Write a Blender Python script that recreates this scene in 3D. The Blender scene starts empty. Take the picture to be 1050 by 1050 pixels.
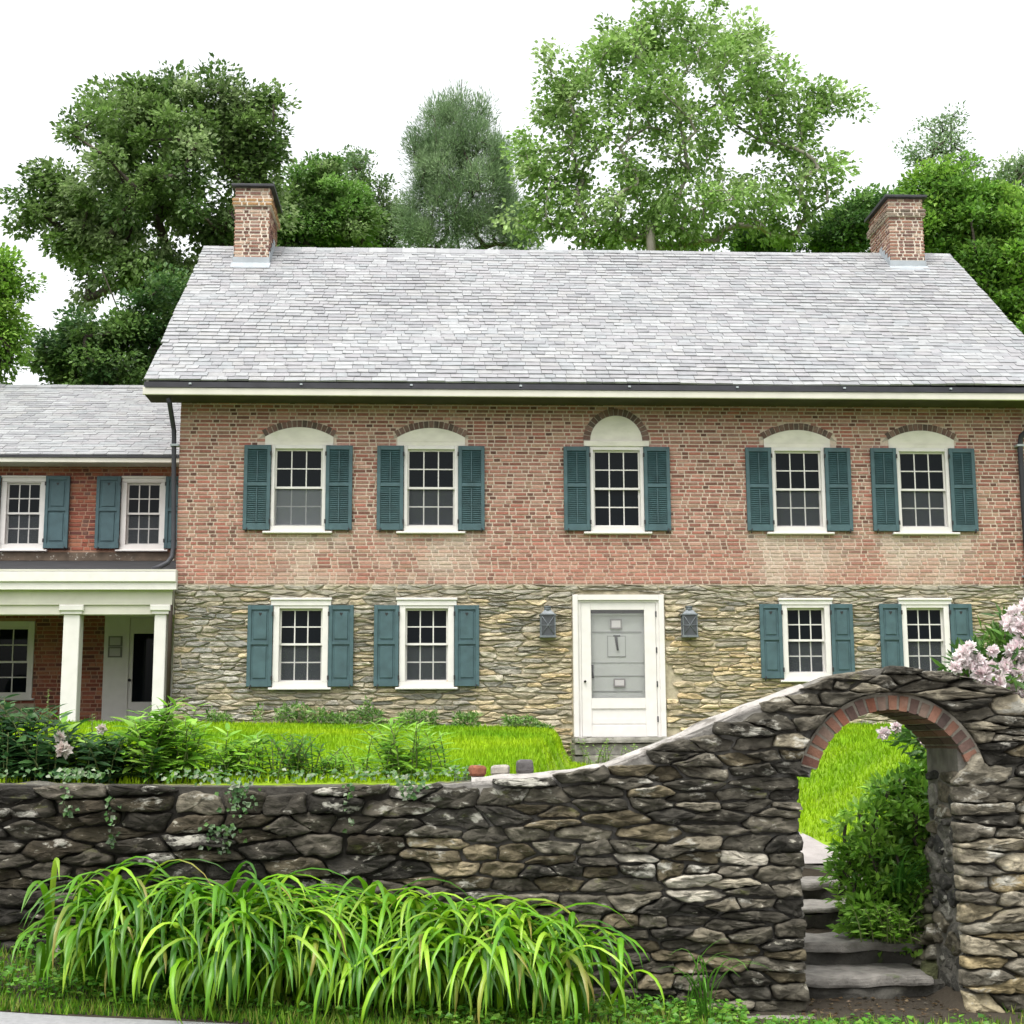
import bpy, math, random
import numpy as np
from mathutils import Vector, noise as mnoise

random.seed(7)
rng = np.random.default_rng(7)
R = math.radians
scene = bpy.context.scene
COL = scene.collection

# ------------------------------------------------------------------ camera
TH, PITCH, ROLL, FPX = R(2.8), math.atan((765 - 525) / 1500.0), .005, 1500.0
CAM = np.array([3.7, -20.5, 1.75])
fw = np.array([math.sin(TH) * math.cos(PITCH), math.cos(TH) * math.cos(PITCH), math.sin(PITCH)])
r0 = np.array([math.cos(TH), -math.sin(TH), 0.0])
u0 = np.cross(r0, fw)
rt = r0 * math.cos(ROLL) - u0 * math.sin(ROLL)
up = u0 * math.cos(ROLL) + r0 * math.sin(ROLL)
cam_d = bpy.data.cameras.new('camera')
cam = bpy.data.objects.new('camera', cam_d)
COL.objects.link(cam)
from mathutils import Matrix
cam.matrix_world = Matrix(((rt[0], up[0], -fw[0], CAM[0]), (rt[1], up[1], -fw[1], CAM[1]),
                           (rt[2], up[2], -fw[2], CAM[2]), (0, 0, 0, 1)))
cam_d.sensor_width = 36
cam_d.lens = 36 * FPX / 1050
cam_d.clip_start = .1
cam_d.clip_end = 3000
scene.camera = cam


def pt(px, py, Y):
    """point on the upright plane y = Y seen at a photo pixel"""
    d = fw + (px - 525) / FPX * rt - (py - 525) / FPX * up
    return CAM + d * ((Y - CAM[1]) / d[1])


# ------------------------------------------------------------------ world and sun
SUN_EL, SUN_AZ = R(66), R(205)       # azimuth clockwise from +y: from the left front, high
world = bpy.data.worlds.new('World')
scene.world = world
world.use_nodes = True
wn, wl = world.node_tree.nodes, world.node_tree.links
bg = wn['Background']
sky = wn.new('ShaderNodeTexSky')
sky.sky_type = 'NISHITA'
sky.sun_disc = False
sky.sun_elevation = SUN_EL
sky.sun_rotation = SUN_AZ
sky.air_density = 1.6
sky.dust_density = 5.0
sky.ozone_density = 1.0
hs = wn.new('ShaderNodeHueSaturation')     # overcast: nearly colourless cloud
hs.inputs['Saturation'].default_value = .12
wl.new(sky.outputs['Color'], hs.inputs['Color'])
wl.new(hs.outputs['Color'], bg.inputs['Color'])
bg.inputs['Strength'].default_value = .15
sd = bpy.data.lights.new('sun', 'SUN')
sun = bpy.data.objects.new('sun', sd)
COL.objects.link(sun)
sd.energy = .65
sd.angle = R(25)
sd.color = (1, .965, .9)
sdir = Vector((math.sin(SUN_AZ) * math.cos(SUN_EL), math.cos(SUN_AZ) * math.cos(SUN_EL), math.sin(SUN_EL)))
sun.rotation_euler = sdir.to_track_quat('Z', 'Y').to_euler()
vs = scene.view_settings
vs.view_transform = 'Standard'
vs.look = 'None'
vs.exposure = 1.3
vs.gamma = 1.0

# ------------------------------------------------------------------ materials
MATS = {}


def mat(name, col=(.5, .5, .5), rough=.8, spec=.3, var=.25, scale=6.0, bump=.0, bscale=40.0, attr=False, leaf=0.0,
        spots=None, metal=0.0, stretch=(1, 1, 1)):
    m = bpy.data.materials.new(name)
    m.use_nodes = True
    nt = m.node_tree
    N, L = nt.nodes, nt.links
    b = N['Principled BSDF']
    b.inputs['Roughness'].default_value = rough
    b.inputs['Specular IOR Level'].default_value = spec
    b.inputs['Metallic'].default_value = metal
    if attr:
        a = N.new('ShaderNodeAttribute')
        a.attribute_name = 'Col'
        src = a.outputs['Color']
    else:
        a = N.new('ShaderNodeRGB')
        a.outputs[0].default_value = (*col, 1)
        src = a.outputs[0]
    tc = N.new('ShaderNodeNewGeometry')
    mp = N.new('ShaderNodeMapping')
    mp.inputs['Scale'].default_value = stretch
    L.new(tc.outputs['Position'], mp.inputs['Vector'])
    if var:
        nz = N.new('ShaderNodeTexNoise')
        nz.inputs['Scale'].default_value = scale
        nz.inputs['Detail'].default_value = 6
        L.new(mp.outputs[0], nz.inputs['Vector'])
        mr = N.new('ShaderNodeMapRange')
        mr.inputs['From Min'].default_value = .25
        mr.inputs['From Max'].default_value = .75
        mr.inputs['To Min'].default_value = 1 - var
        mr.inputs['To Max'].default_value = 1 + var
        L.new(nz.outputs['Fac'], mr.inputs['Value'])
        mx = N.new('ShaderNodeMix')
        mx.data_type = 'RGBA'
        mx.blend_type = 'MULTIPLY'
        mx.inputs['Factor'].default_value = 1
        L.new(src, mx.inputs['A'])
        L.new(mr.outputs[0], mx.inputs['B'])
        src = mx.outputs['Result']
    for sp in (spots or []):            # (scale, threshold, softness, colour, amount): lichen, lime, dirt
        n2 = N.new('ShaderNodeTexNoise')
        n2.inputs['Scale'].default_value = sp[0]
        n2.inputs['Detail'].default_value = 5
        n2.inputs['Roughness'].default_value = .65
        L.new(mp.outputs[0], n2.inputs['Vector'])
        m2 = N.new('ShaderNodeMapRange')
        m2.inputs['From Min'].default_value = sp[1]
        m2.inputs['From Max'].default_value = sp[1] + sp[2]
        m2.inputs['To Max'].default_value = sp[4]
        L.new(n2.outputs['Fac'], m2.inputs['Value'])
        x2 = N.new('ShaderNodeMix')
        x2.data_type = 'RGBA'
        L.new(m2.outputs[0], x2.inputs['Factor'])
        L.new(src, x2.inputs['A'])
        x2.inputs['B'].default_value = (*sp[3], 1)
        src = x2.outputs['Result']
    L.new(src, b.inputs['Base Color'])
    if bump:
        nb = N.new('ShaderNodeTexNoise')
        nb.inputs['Scale'].default_value = bscale
        nb.inputs['Detail'].default_value = 8
        nb.inputs['Roughness'].default_value = .65
        L.new(mp.outputs[0], nb.inputs['Vector'])
        bp = N.new('ShaderNodeBump')
        bp.inputs['Strength'].default_value = bump
        bp.inputs['Distance'].default_value = .02
        L.new(nb.outputs['Fac'], bp.inputs['Height'])
        L.new(bp.outputs[0], b.inputs['Normal'])
    if leaf:
        tr = N.new('ShaderNodeBsdfTranslucent')
        L.new(src, tr.inputs['Color'])
        ms = N.new('ShaderNodeMixShader')
        ms.inputs[0].default_value = leaf
        L.new(b.outputs[0], ms.inputs[1])
        L.new(tr.outputs[0], ms.inputs[2])
        L.new(ms.outputs[0], N['Material Output'].inputs[0])
    MATS[name] = m
    return m


mat('brick', attr=True, rough=.9, var=.22, scale=30, bump=.35, bscale=60, spots=[(3.1, .60, .15, (.42, .34, .29), .35)])
mat('brick_mortar', attr=True, rough=.95, var=.2, scale=25, bump=.3, bscale=80)
mat('house_stone', attr=True, rough=.9, var=.42, scale=14, bump=.9, bscale=24, stretch=(.5, 1, 1.8),
    spots=[(9, .60, .12, (.14, .122, .085), .3), (4, .55, .14, (.44, .405, .31), .5)])
mat('house_mortar', (.36, .315, .225), rough=.95, var=.3, scale=12, bump=.5, bscale=50)
mat('wall_stone', attr=True, rough=.92, spec=.2, var=.62, scale=15, bump=1.0, bscale=34, stretch=(.7, 1, 1.5),
    spots=[(8, .56, .12, (.035, .032, .024), .75), (4.6, .60, .06, (.40, .385, .33), .85), (7, .62, .1, (.11, .12, .03), .5),
           (15, .62, .06, (.36, .34, .28), .7)])
mat('wall_mortar', attr=True, rough=.95, var=.45, scale=9, bump=.8, bscale=30)
mat('coping_mortar', (.33, .31, .285), rough=.95, var=.3, scale=9, bump=.8, bscale=30, spots=[(5, .52, .1, (.11, .10, .085), .85)])
mat('slate', attr=True, rough=.55, spec=.5, var=.14, scale=9, bump=.25, bscale=30)
mat('lead', (.30, .33, .35), rough=.5, spec=.5, var=.15, scale=5)
mat('white_paint', (.60, .575, .55), rough=.55, var=.06, scale=7, bump=.08, bscale=60, spots=[(11, .68, .08, (.5, .47, .38), .35)])
mat('cream_paint', (.53, .505, .445), rough=.6, var=.1, scale=3, spots=[(2.2, .6, .12, (.44, .42, .33), .35)])
mat('soffit_board', (.055, .048, .036), rough=.85, var=.3, scale=4)  # colour darkened so the boards read as shaded under the eaves
mat('arch_paint', (.62, .59, .52), rough=.6, var=.12, scale=4, stretch=(1, 1, 2), spots=[(2.8, .55, .15, (.42, .43, .29), .45)])
mat('shutter_paint', (.046, .088, .099), rough=.6, spec=.35, var=.22, scale=8, bump=.1, bscale=50,
    spots=[(9, .64, .1, (.10, .16, .17), .35)])
mat('shutter_louver', (.028, .068, .071), rough=.6, spec=.3, var=.25, scale=8)
mat('iron', (.018, .018, .02), rough=.6, var=.2)
mat('gutter_dark', (.03, .03, .036), rough=.55, var=.3, scale=5)
mat('downspout_brown', (.045, .03, .025), rough=.55, var=.2)
mat('tin', (.13, .145, .155), rough=.5, spec=.4, metal=.2, var=.3, scale=20)
mat('tin_glass', (.045, .05, .055), rough=.15, spec=.5, var=.2)
mat('glass', (.004, .006, .008), rough=.03, spec=.10, var=0)
mat('screen_gray', (.13, .135, .14), rough=.8, var=.08)
mat('door_gray', (.30, .31, .295), rough=.6, var=.05)
mat('door_gray_dark', (.17, .175, .17), rough=.6, var=.05)
mat('paper', (.42, .40, .40), rough=.8, var=.06)
mat('paper_frame', (.16, .15, .15), rough=.7, var=.1)
mat('roof_felt', (.022, .022, .024), rough=.8, var=.3, scale=4)
mat('rotten_board', (.10, .075, .055), rough=.9, var=.4, scale=6, spots=[(14, .6, .06, (.5, .48, .42), .8)])
mat('asphalt', (.25, .25, .255), rough=.9, var=.12, scale=30, bump=.4, bscale=120)
mat('soil', (.055, .042, .03), rough=.95, var=.5, scale=5, bump=.8, bscale=30)
mat('lawn_soil', attr=True, rough=.95, var=.3, scale=2.0, bump=.5, bscale=30)
mat('flagstone', (.30, .275, .26), rough=.85, var=.25, scale=5, bump=.6, bscale=22, spots=[(6, .58, .1, (.22, .2, .17), .6)])
mat('bark', (.075, .062, .05), rough=.95, var=.4, scale=5, bump=.9, bscale=14, stretch=(1, 1, .3))
mat('pale_bark', (.30, .28, .23), rough=.9, var=.45, scale=2.5, bump=.3, bscale=10)
mat('leaf', attr=True, rough=.45, spec=.4, var=.0, leaf=.42)
mat('grass', attr=True, rough=.6, spec=.15, var=.0, leaf=.4)
mat('lily', attr=True, rough=.38, spec=.5, var=.0, leaf=.42)
mat('petal', attr=True, rough=.6, spec=.2, var=.0, leaf=.35)
mat('stem', (.10, .13, .04), rough=.7, var=.2)
mat('board', (.20, .18, .16), rough=.8, var=.3, scale=9, bump=.4)
mat('mossy_cap', (.085, .08, .065), rough=.95, var=.4, scale=9, bump=.8, bscale=25, spots=[(3.2, .50, .08, (.16, .17, .025), .85), (9, .62, .06, (.3, .29, .25), .6)])
mat('red_brick', (.21, .08, .045), rough=.9, var=.35, scale=20, bump=.5)
mat('pale_stone', (.30, .275, .235), rough=.9, var=.25, scale=14, bump=.6)
mat('gray_stone', (.10, .093, .09), rough=.9, var=.35, scale=14, bump=.7)
mat('wicker', (.25, .22, .19), rough=.8, var=.3, scale=40)


# ------------------------------------------------------------------ mesh helpers
def mesh_obj(name, chunks, parent=None):
    """chunks: (V, F, colour, material, smooth); V is (n,3), F an int array (m,k) or a list of index lists"""
    Vs, loops, sizes, cols, mi, sm, names, off = [], [], [], [], [], [], [], 0
    for V, F, c, mn, s in chunks:
        V = np.asarray(V, dtype=np.float32).reshape(-1, 3)
        if len(V) == 0 or len(F) == 0:
            continue
        if isinstance(F, np.ndarray):
            sizes.append(np.full(len(F), F.shape[1], dtype=np.int32))
            loops.append((F + off).ravel().astype(np.int32))
            nf = len(F)
        else:
            sizes.append(np.array([len(f) for f in F], dtype=np.int32))
            loops.append(np.array([i + off for f in F for i in f], dtype=np.int32))
            nf = len(F)
        c = np.asarray(c if c is not None else (.5, .5, .5), dtype=np.float32)
        if c.ndim == 1:
            c = np.tile(c, (len(V), 1))
        cols.append(c)
        Vs.append(V)
        if mn not in names:
            names.append(mn)
        mi.append(np.full(nf, names.index(mn), dtype=np.int32))
        sm.append(np.full(nf, bool(s)))
        off += len(V)
    V = np.concatenate(Vs)
    L = np.concatenate(loops)
    S = np.concatenate(sizes)
    me = bpy.data.meshes.new(name)
    me.vertices.add(len(V))
    me.vertices.foreach_set('co', V.ravel())
    me.loops.add(len(L))
    me.loops.foreach_set('vertex_index', L)
    me.polygons.add(len(S))
    st = np.zeros(len(S), dtype=np.int32)
    st[1:] = np.cumsum(S)[:-1]
    me.polygons.foreach_set('loop_start', st)
    for n in names:
        me.materials.append(MATS[n])
    me.polygons.foreach_set('material_index', np.concatenate(mi))
    me.polygons.foreach_set('use_smooth', np.concatenate(sm))
    ca = me.color_attributes.new('Col', 'FLOAT_COLOR', 'POINT')
    C4 = np.ones((len(V), 4), dtype=np.float32)
    C4[:, :3] = np.concatenate(cols)
    ca.data.foreach_set('color', C4.ravel())
    me.update(calc_edges=True)
    me.validate()
    o = bpy.data.objects.new(name, me)
    COL.objects.link(o)
    if parent:
        o.parent = parent
    return o


class MB:
    """collects boxes, prisms and tubes, then links them as one mesh object"""
    def __init__(self):
        self.ch = []

    def add(self, V, F, m, c=None, s=False):
        self.ch.append((np.array(V, dtype=float), F, c, m, s))
        return self

    def box(self, x0, x1, y0, y1, z0, z1, m, c=None, b=0.0):
        if b:
            # chamfered on the front (-y) rim
            V = [(x0, y1, z0), (x1, y1, z0), (x1, y1, z1), (x0, y1, z1),
                 (x0, y0 + b, z0), (x1, y0 + b, z0), (x1, y0 + b, z1), (x0, y0 + b, z1),
                 (x0 + b, y0, z0 + b), (x1 - b, y0, z0 + b), (x1 - b, y0, z1 - b), (x0 + b, y0, z1 - b)]
            F = [(0, 3, 2, 1), (8, 9, 10, 11), (4, 5, 9, 8), (5, 6, 10, 9), (6, 7, 11, 10), (7, 4, 8, 11),
                 (0, 1, 5, 4), (1, 2, 6, 5), (2, 3, 7, 6), (3, 0, 4, 7)]
        else:
            V = [(x0, y0, z0), (x1, y0, z0), (x1, y1, z0), (x0, y1, z0), (x0, y0, z1), (x1, y0, z1), (x1, y1, z1), (x0, y1, z1)]
            F = [(0, 3, 2, 1), (4, 5, 6, 7), (0, 1, 5, 4), (1, 2, 6, 5), (2, 3, 7, 6), (3, 0, 4, 7)]
        return self.add(V, F, m, c)

    def prism(self, poly, y0, y1, m, c=None):
        """polygon of (x,z), counter-clockwise seen from -y, extruded from y0 (front) to y1"""
        n = len(poly)
        V = [(x, y0, z) for x, z in poly] + [(x, y1, z) for x, z in poly]
        F = [tuple(range(n)), tuple(reversed(range(n, 2 * n)))]
        F += [(i, i + n, (i + 1) % n + n, (i + 1) % n) for i in range(n)]
        return self.add(V, F, m, c)

    def tube(self, P, r, m, n=8, c=None):
        P = [Vector(p) for p in P]
        r = r if hasattr(r, '__len__') else [r] * len(P)
        V, F = [], []
        for i, p in enumerate(P):
            d = (P[min(i + 1, len(P) - 1)] - P[max(i - 1, 0)]).normalized()
            a = d.orthogonal().normalized() if i == 0 else (a - d * a.dot(d)).normalized()
            b = d.cross(a)
            for k in range(n):
                t = 2 * math.pi * k / n
                V.append(p + (a * math.cos(t) + b * math.sin(t)) * r[i])
        for i in range(len(P) - 1):
            for k in range(n):
                F.append((i * n + k, i * n + (k + 1) % n, (i + 1) * n + (k + 1) % n, (i + 1) * n + k))
        F.append(tuple(reversed(range(n))))
        F.append(tuple(range((len(P) - 1) * n, len(P) * n)))
        return self.add([tuple(v) for v in V], F, m, c, True)

    def build(self, name, parent=None):
        return mesh_obj(name, self.ch, parent)


def tag(o, label=None, cat=None, group=None, kind=None):
    if label:
        o['label'] = label
    if cat:
        o['category'] = cat
    if group:
        o['group'] = group
    if kind:
        o['kind'] = kind
    return o


def empty(name, loc, label, cat, group=None):
    o = bpy.data.objects.new(name, None)
    o.location = loc
    COL.objects.link(o)
    return tag(o, label, cat, group)


class Local:
    """an MB whose coordinates are world ones, built under a thing that sits at loc"""
    def __init__(self, loc):
        self.loc = np.array(loc)
        self.mb = MB()

    def build(self, name, parent):
        ch = [(V - self.loc, F, c, m, s) for V, F, c, m, s in self.mb.ch]
        return mesh_obj(name, ch, parent)


def n3(x, y, z, s=1.0):
    return mnoise.noise(Vector((x * s, y * s, z * s)))


def smooth(t):
    t = np.clip(t, 0, 1)
    return t * t * (3 - 2 * t)


# ------------------------------------------------------------------ terrain
WY = -10.9            # front plane of the garden wall
WT = .65              # its thickness


def road_edge(x):
    return -12.0 - .10 * (np.clip(x, -20, 20) - 1.2) + .03 * np.sin(np.asarray(x) * 3.1)


def road_z(x):
    return np.clip(.33 - .053 * (x - 1.2), -.5, 1.2)


def wall_base(x):
    return np.interp(x, [-8, 1.2, 3.5, 5.5, 9, 14], [.85, .48, .24, .07, .03, -.1])


def path_x(y):
    return np.interp(y, [-8.6, -7.3, -1.3], [6.62, 6.40, 6.2])


def path_z(y):
    return np.interp(y, [-8.6, -7.3, -1.3, 0], [.80, .98, 1.47, 1.5])


def terrain(x, y):
    x = np.asarray(x, dtype=float)
    y = np.asarray(y, dtype=float)
    e = road_edge(x)
    zr = road_z(x)
    t = np.clip((y - e) / (WY - e), 0, 1)
    front = zr + (wall_base(x) - zr) * smooth(t)
    front = np.where(y < e - .02, zr - .05, front + .012)
    u = np.clip((y + 10.3) / 10.1, 0, 1)
    left = 1.5 + (np.interp(x, [0, 5.5], [2.07, 1.96]) - 1.5) * u ** .85
    right = 1.15 + (2.0 - 1.15) * u ** .7
    p = path_z(y)
    ys = [-10.9, -10.35, -9.8, -9.2, -8.8, -8.5]
    p = np.where(y < -8.6, np.interp(y, ys, [.05, .08, .22, .44, .58, .74]), p)
    px = np.where(y < -8.6, np.interp(y, [-10.9, -8.6], [6.55, 6.62]), path_x(y))
    bw = np.interp(y, [-9, -6, -1], [.3, .5, .35])
    xe = 4.42 + (y + 10.3) * (1.03 / 9.8)
    sl = .22 * smooth((px - .47 - x) / .8) + .78 * smooth((xe - x) / .22)
    sr = smooth((x - px - .47) / np.interp(y, [-10.3, -8, -1], [.5, 2.4, 1.2]))
    back = p + (left - p) * sl
    back = np.where(x > px, p + (right - p) * sr, back)
    w = smooth((y + 10.85) / .45)
    inarch = (x > 5.9) & (x < 7.25)
    z = np.where(inarch & (y > -10.9), back, front + (back - front) * w)
    far = np.clip((y - 12) / 60, 0, 1)
    z = z + far * 3.0
    return z


def grid_lines(a, b, fine_a, fine_b, fine, coarse):
    L = list(np.arange(fine_a, fine_b + 1e-6, fine))
    v, s = fine_a, coarse
    while v > a:
        v -= s
        s *= 1.6
        L.insert(0, v)
    v, s = fine_b, coarse
    while v < b:
        v += s
        s *= 1.6
        L.append(v)
    return np.array(L)


def grass_tone(x, y):
    """yellow-green where the lawn is thin, deeper green in patches"""
    n = np.array([n3(a, b, 0, .45) + .5 * n3(a, b, 3, 1.7) for a, b in zip(np.ravel(x), np.ravel(y))]).reshape(np.shape(x))
    t = np.clip(.5 + 1.0 * n, 0, 1)[..., None]
    return (1 - t) * np.array([.15, .315, .007]) + t * np.array([.295, .44, .010])


gx = grid_lines(-900, 900, -6, 13, .16, .5)
gy = grid_lines(-900, 900, -13, .6, .13, .5)
GX, GY = np.meshgrid(gx, gy)
GZ = terrain(GX, GY)
GV = np.stack([GX, GY, GZ], -1).reshape(-1, 3)
nx, ny = len(gx), len(gy)
ii = np.arange(nx * ny).reshape(ny, nx)
GF = np.stack([ii[:-1, :-1], ii[:-1, 1:], ii[1:, 1:], ii[1:, :-1]], -1).reshape(-1, 4)
gc = grass_tone(GX, GY)
front = (GY < WY + .5)[..., None]
instair = ((np.abs(GX - 6.6) < .75) & (GY < -8.5))[..., None]
gc = np.where(front | instair, np.array([.034, .027, .018]), gc * .6)
ground = mesh_obj('ground', [(GV, GF, gc.reshape(-1, 3), 'lawn_soil', True)])
tag(ground, kind='structure')

# road
rx = np.concatenate([np.linspace(-400, -22, 10), np.linspace(-20, 20, 161), np.linspace(22, 400, 10)])
rv, rf = [], []
for i, x in enumerate(rx):
    e = float(road_edge(x)) + .03 * n3(x, 0, 0, 4)
    z = float(road_z(x))
    for y, dz in ((e, -.03), (e - .03, .008), (e - 1.5, .012), (e - 9, .012), (e - 9.02, -.04)):
        rv.append((x, y, z + dz))
nn = 5
for i in range(len(rx) - 1):
    for k in range(nn - 1):
        rf.append((i * nn + k, i * nn + k + 1, (i + 1) * nn + k + 1, (i + 1) * nn + k))
tag(mesh_obj('road', [(np.array(rv), rf, None, 'asphalt', False)]), kind='structure')

# garden path of flagstones from the top step to the front door
pv, pf = [], []
ys = np.linspace(-8.62, -1.05, 30)
for y in ys:
    for k in range(5):
        x = float(path_x(y)) + (k / 4 - .5) * .96
        pv.append((x, y, float(path_z(y)) + .012 + .012 * n3(x, y, 0, 3)))
for i in range(len(ys) - 1):
    for k in range(4):
        pf.append((i * 5 + k, i * 5 + k + 1, i * 5 + k + 6, i * 5 + k + 5))
tag(mesh_obj('path', [(np.array(pv), pf, None, 'flagstone', True)]), kind='structure')


# ------------------------------------------------------------------ rubble masonry
def voronoi_cells(seeds, asp, bounds):
    S = seeds.copy()
    S[:, 0] /= asp
    x0, x1, z0, z1 = bounds[0] / asp, bounds[1] / asp, bounds[2], bounds[3]
    cells = []
    for i in range(len(S)):
        d = ((S - S[i]) ** 2).sum(1)
        near = np.argsort(d)[1:30]
        P = [(x0, z0), (x1, z0), (x1, z1), (x0, z1)]
        for j in near:
            mx, mz = (S[i] + S[j]) / 2
            nx_, nz_ = S[j] - S[i]
            Q = []
            for a in range(len(P)):
                p, q = P[a], P[(a + 1) % len(P)]
                dp = (p[0] - mx) * nx_ + (p[1] - mz) * nz_
                dq = (q[0] - mx) * nx_ + (q[1] - mz) * nz_
                if dp <= 0:
                    Q.append(p)
                if dp * dq < 0:
                    t = dp / (dp - dq)
                    Q.append((p[0] + (q[0] - p[0]) * t, p[1] + (q[1] - p[1]) * t))
            P = Q
            if len(P) < 3:
                break
        cells.append(np.array([(p[0] * asp, p[1]) for p in P]) if len(P) >= 3 else None)
    return cells


def rubble_seeds(x0, x1, z0, z1, hmin, hmax, wmin, wmax, jit=.15, big=.0, split=.22, wave=.45):
    """seeds in wavy courses; some stones are long, some are two thin ones lying on each other"""
    out = []
    z = z0
    while z < z1:
        h = random.uniform(hmin, hmax)
        x = x0 - random.uniform(0, wmax)
        ph = random.uniform(0, 50)
        while x < x1 + wmax:
            w = random.uniform(wmin, wmax) * (1.8 if random.random() < big else 1)
            zz = z + h / 2 + random.uniform(-jit, jit) * h + wave * h * n3(x * .9, ph, 0, 1)
            if random.random() < split and h > (hmin + hmax) * .4:
                out.append((x + w / 2 + random.uniform(-.1, .1) * w, zz - h * .27))
                out.append((x + w / 2 + random.uniform(-.1, .1) * w, zz + h * .27))
            else:
                out.append((x + w / 2, zz))
            x += w
        z += h
    return np.array(out)


def stones(seeds, asp, bounds, mapf, colf, depth, gap, clampf=None, npts=16, rough=.012, back=.03, rnd=2, drop=None, edge=(.97, .86)):
    """returns V, F, C: every cell a lumpy stone with a rounded outline"""
    V, F, C = [], [], []
    for sd0, cell in zip(seeds, voronoi_cells(seeds, asp, bounds)):
        if cell is None or (drop is not None and drop(*sd0)):
            continue
        P = cell
        if clampf is not None:
            Q = []
            for a in range(len(P)):
                p, q = P[a], P[(a + 1) % len(P)]
                for t in (0, .25, .5, .75):
                    Q.append(clampf(*(p + (q - p) * t)))
            P = np.array(Q)
        cx, cz = P.mean(0)
        area = .5 * abs(np.dot(P[:, 0], np.roll(P[:, 1], 1)) - np.dot(P[:, 1], np.roll(P[:, 0], 1)))
        if area < .0008:
            continue
        ext = P.max(0) - P.min(0)
        if min(ext) < gap * 2.5:
            continue
        gp_ = gap * random.uniform(.5, 1.9)
        sc = np.clip(1 - 2 * gp_ / np.maximum(ext, 1e-3), .35, .985)
        P = (P - (cx, cz)) * sc + (cx, cz)
        for _ in range(rnd):
            Qa = P * .75 + np.roll(P, -1, 0) * .25
            Qb = P * .25 + np.roll(P, -1, 0) * .75
            P = np.stack([Qa, Qb], 1).reshape(-1, 2)
        # resample
        seg = np.linalg.norm(np.roll(P, -1, 0) - P, axis=1)
        cum = np.concatenate([[0], np.cumsum(seg)])
        tt = np.linspace(0, cum[-1], npts, endpoint=False)
        PP = np.vstack([P, P[:1]])
        P = np.stack([np.interp(tt, cum, PP[:, 0]), np.interp(tt, cum, PP[:, 1])], 1)
        k0 = random.uniform(0, 100)
        P = P + np.array([[n3(p[0], p[1], k0, 9) + .6 * n3(p[0], p[1], k0, 23), n3(p[0], p[1], k0 + 5, 9) + .6 * n3(p[0], p[1], k0 + 5, 23)] for p in P]) * min(ext) * .13
        ca, sa = math.cos(random.gauss(0, .035)), math.sin(random.gauss(0, .035))
        P = (P - (cx, cz)) @ np.array([[ca, sa], [-sa, ca]]) + (cx, cz)
        D = depth * random.uniform(.4, 1.2)
        ta, tb = random.uniform(-.35, .35) * D, random.uniform(-.3, .45) * D
        col = np.array(colf(cx, cz))
        base = len(V)
        for rr, dd in ((1.0, -back), (edge[0], .45 * D), (edge[1], .88 * D), (.75, D), (.42, D), (.0, D)):
            pts = P if rr > 0 else P[:1]
            for p in pts:
                q = np.array((cx, cz)) + (p - (cx, cz)) * rr
                d = dd
                if dd > 0:
                    uu = (q - (cx, cz)) / np.maximum(ext, .02) * 2
                    d += (ta * uu[0] - tb * uu[1]) * .6
                    d += rough * (n3(q[0], q[1], k0, 11) + .6 * abs(n3(q[0], q[1], k0, 22)) + .4 * n3(q[0], q[1], k0, 50))
                V.append(mapf(q[0], q[1], d))
                C.append(col)
        n = npts
        for r_ in range(4):
            for k in range(n):
                F.append((base + r_ * n + k, base + r_ * n + (k + 1) % n, base + (r_ + 1) * n + (k + 1) % n, base + (r_ + 1) * n + k))
        ctr = base + 5 * n
        for k in range(n):
            F.append((base + 4 * n + k, base + 4 * n + (k + 1) % n, ctr))
    return V, F, C


def pick(cols, jitter=.15):
    c = np.array(random.choice(cols))
    return c * (1 + random.uniform(-jitter, jitter))


def wall_grid(x0, x1, z0, z1, y, holes, step=.06):
    """front sheet of a wall with rectangular openings (x0,x1,z0,z1) and reveals .1 deep"""
    xs = set(np.round(np.arange(x0, x1, step), 4)) | {x1}
    zs = set(np.round(np.arange(z0, z1, step), 4)) | {z1}
    for h in holes:
        xs |= {h[0], h[1]}
        zs |= {h[2], h[3]}
    xs, zs = sorted(xs), sorted(zs)
    V = [(x, y, z) for z in zs for x in xs]
    F = []
    n = len(xs)
    for j in range(len(zs) - 1):
        for i in range(n - 1):
            cx, cz = (xs[i] + xs[i + 1]) / 2, (zs[j] + zs[j + 1]) / 2
            if any(h[0] < cx < h[1] and h[2] < cz < h[3] for h in holes):
                continue
            F.append((j * n + i, j * n + i + 1, (j + 1) * n + i + 1, (j + 1) * n + i))
    k = len(V)
    for h in holes:
        a, b, c, d = h
        q = [(a, c), (b, c), (b, d), (a, d)]
        V += [(p[0], y, p[1]) for p in q] + [(p[0], y + .12, p[1]) for p in q]
        for i in range(4):
            j = (i + 1) % 4
            F.append((k + i, k + i + 4, k + j + 4, k + j))
        F.append((k + 4, k + 5, k + 6, k + 7))
        k += 8
    return np.array(V), F


BRICKS = [(.345, .17, .128), (.295, .175, .125), (.235, .10, .076), (.305, .12, .09), (.165, .076, .058), (.35, .205, .158), (.27, .13, .10),
          (.245, .132, .10), (.32, .162, .126), (.285, .156, .12)]
BRICKS_RED = [(.23, .07, .045), (.20, .06, .04), (.27, .09, .055), (.12, .042, .035), (.29, .12, .07), (.21, .07, .05)]
BRICKS_CHIM = [(.30, .18, .13), (.24, .12, .085), (.15, .08, .065), (.40, .29, .22), (.28, .15, .105), (.20, .11, .09)]


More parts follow.
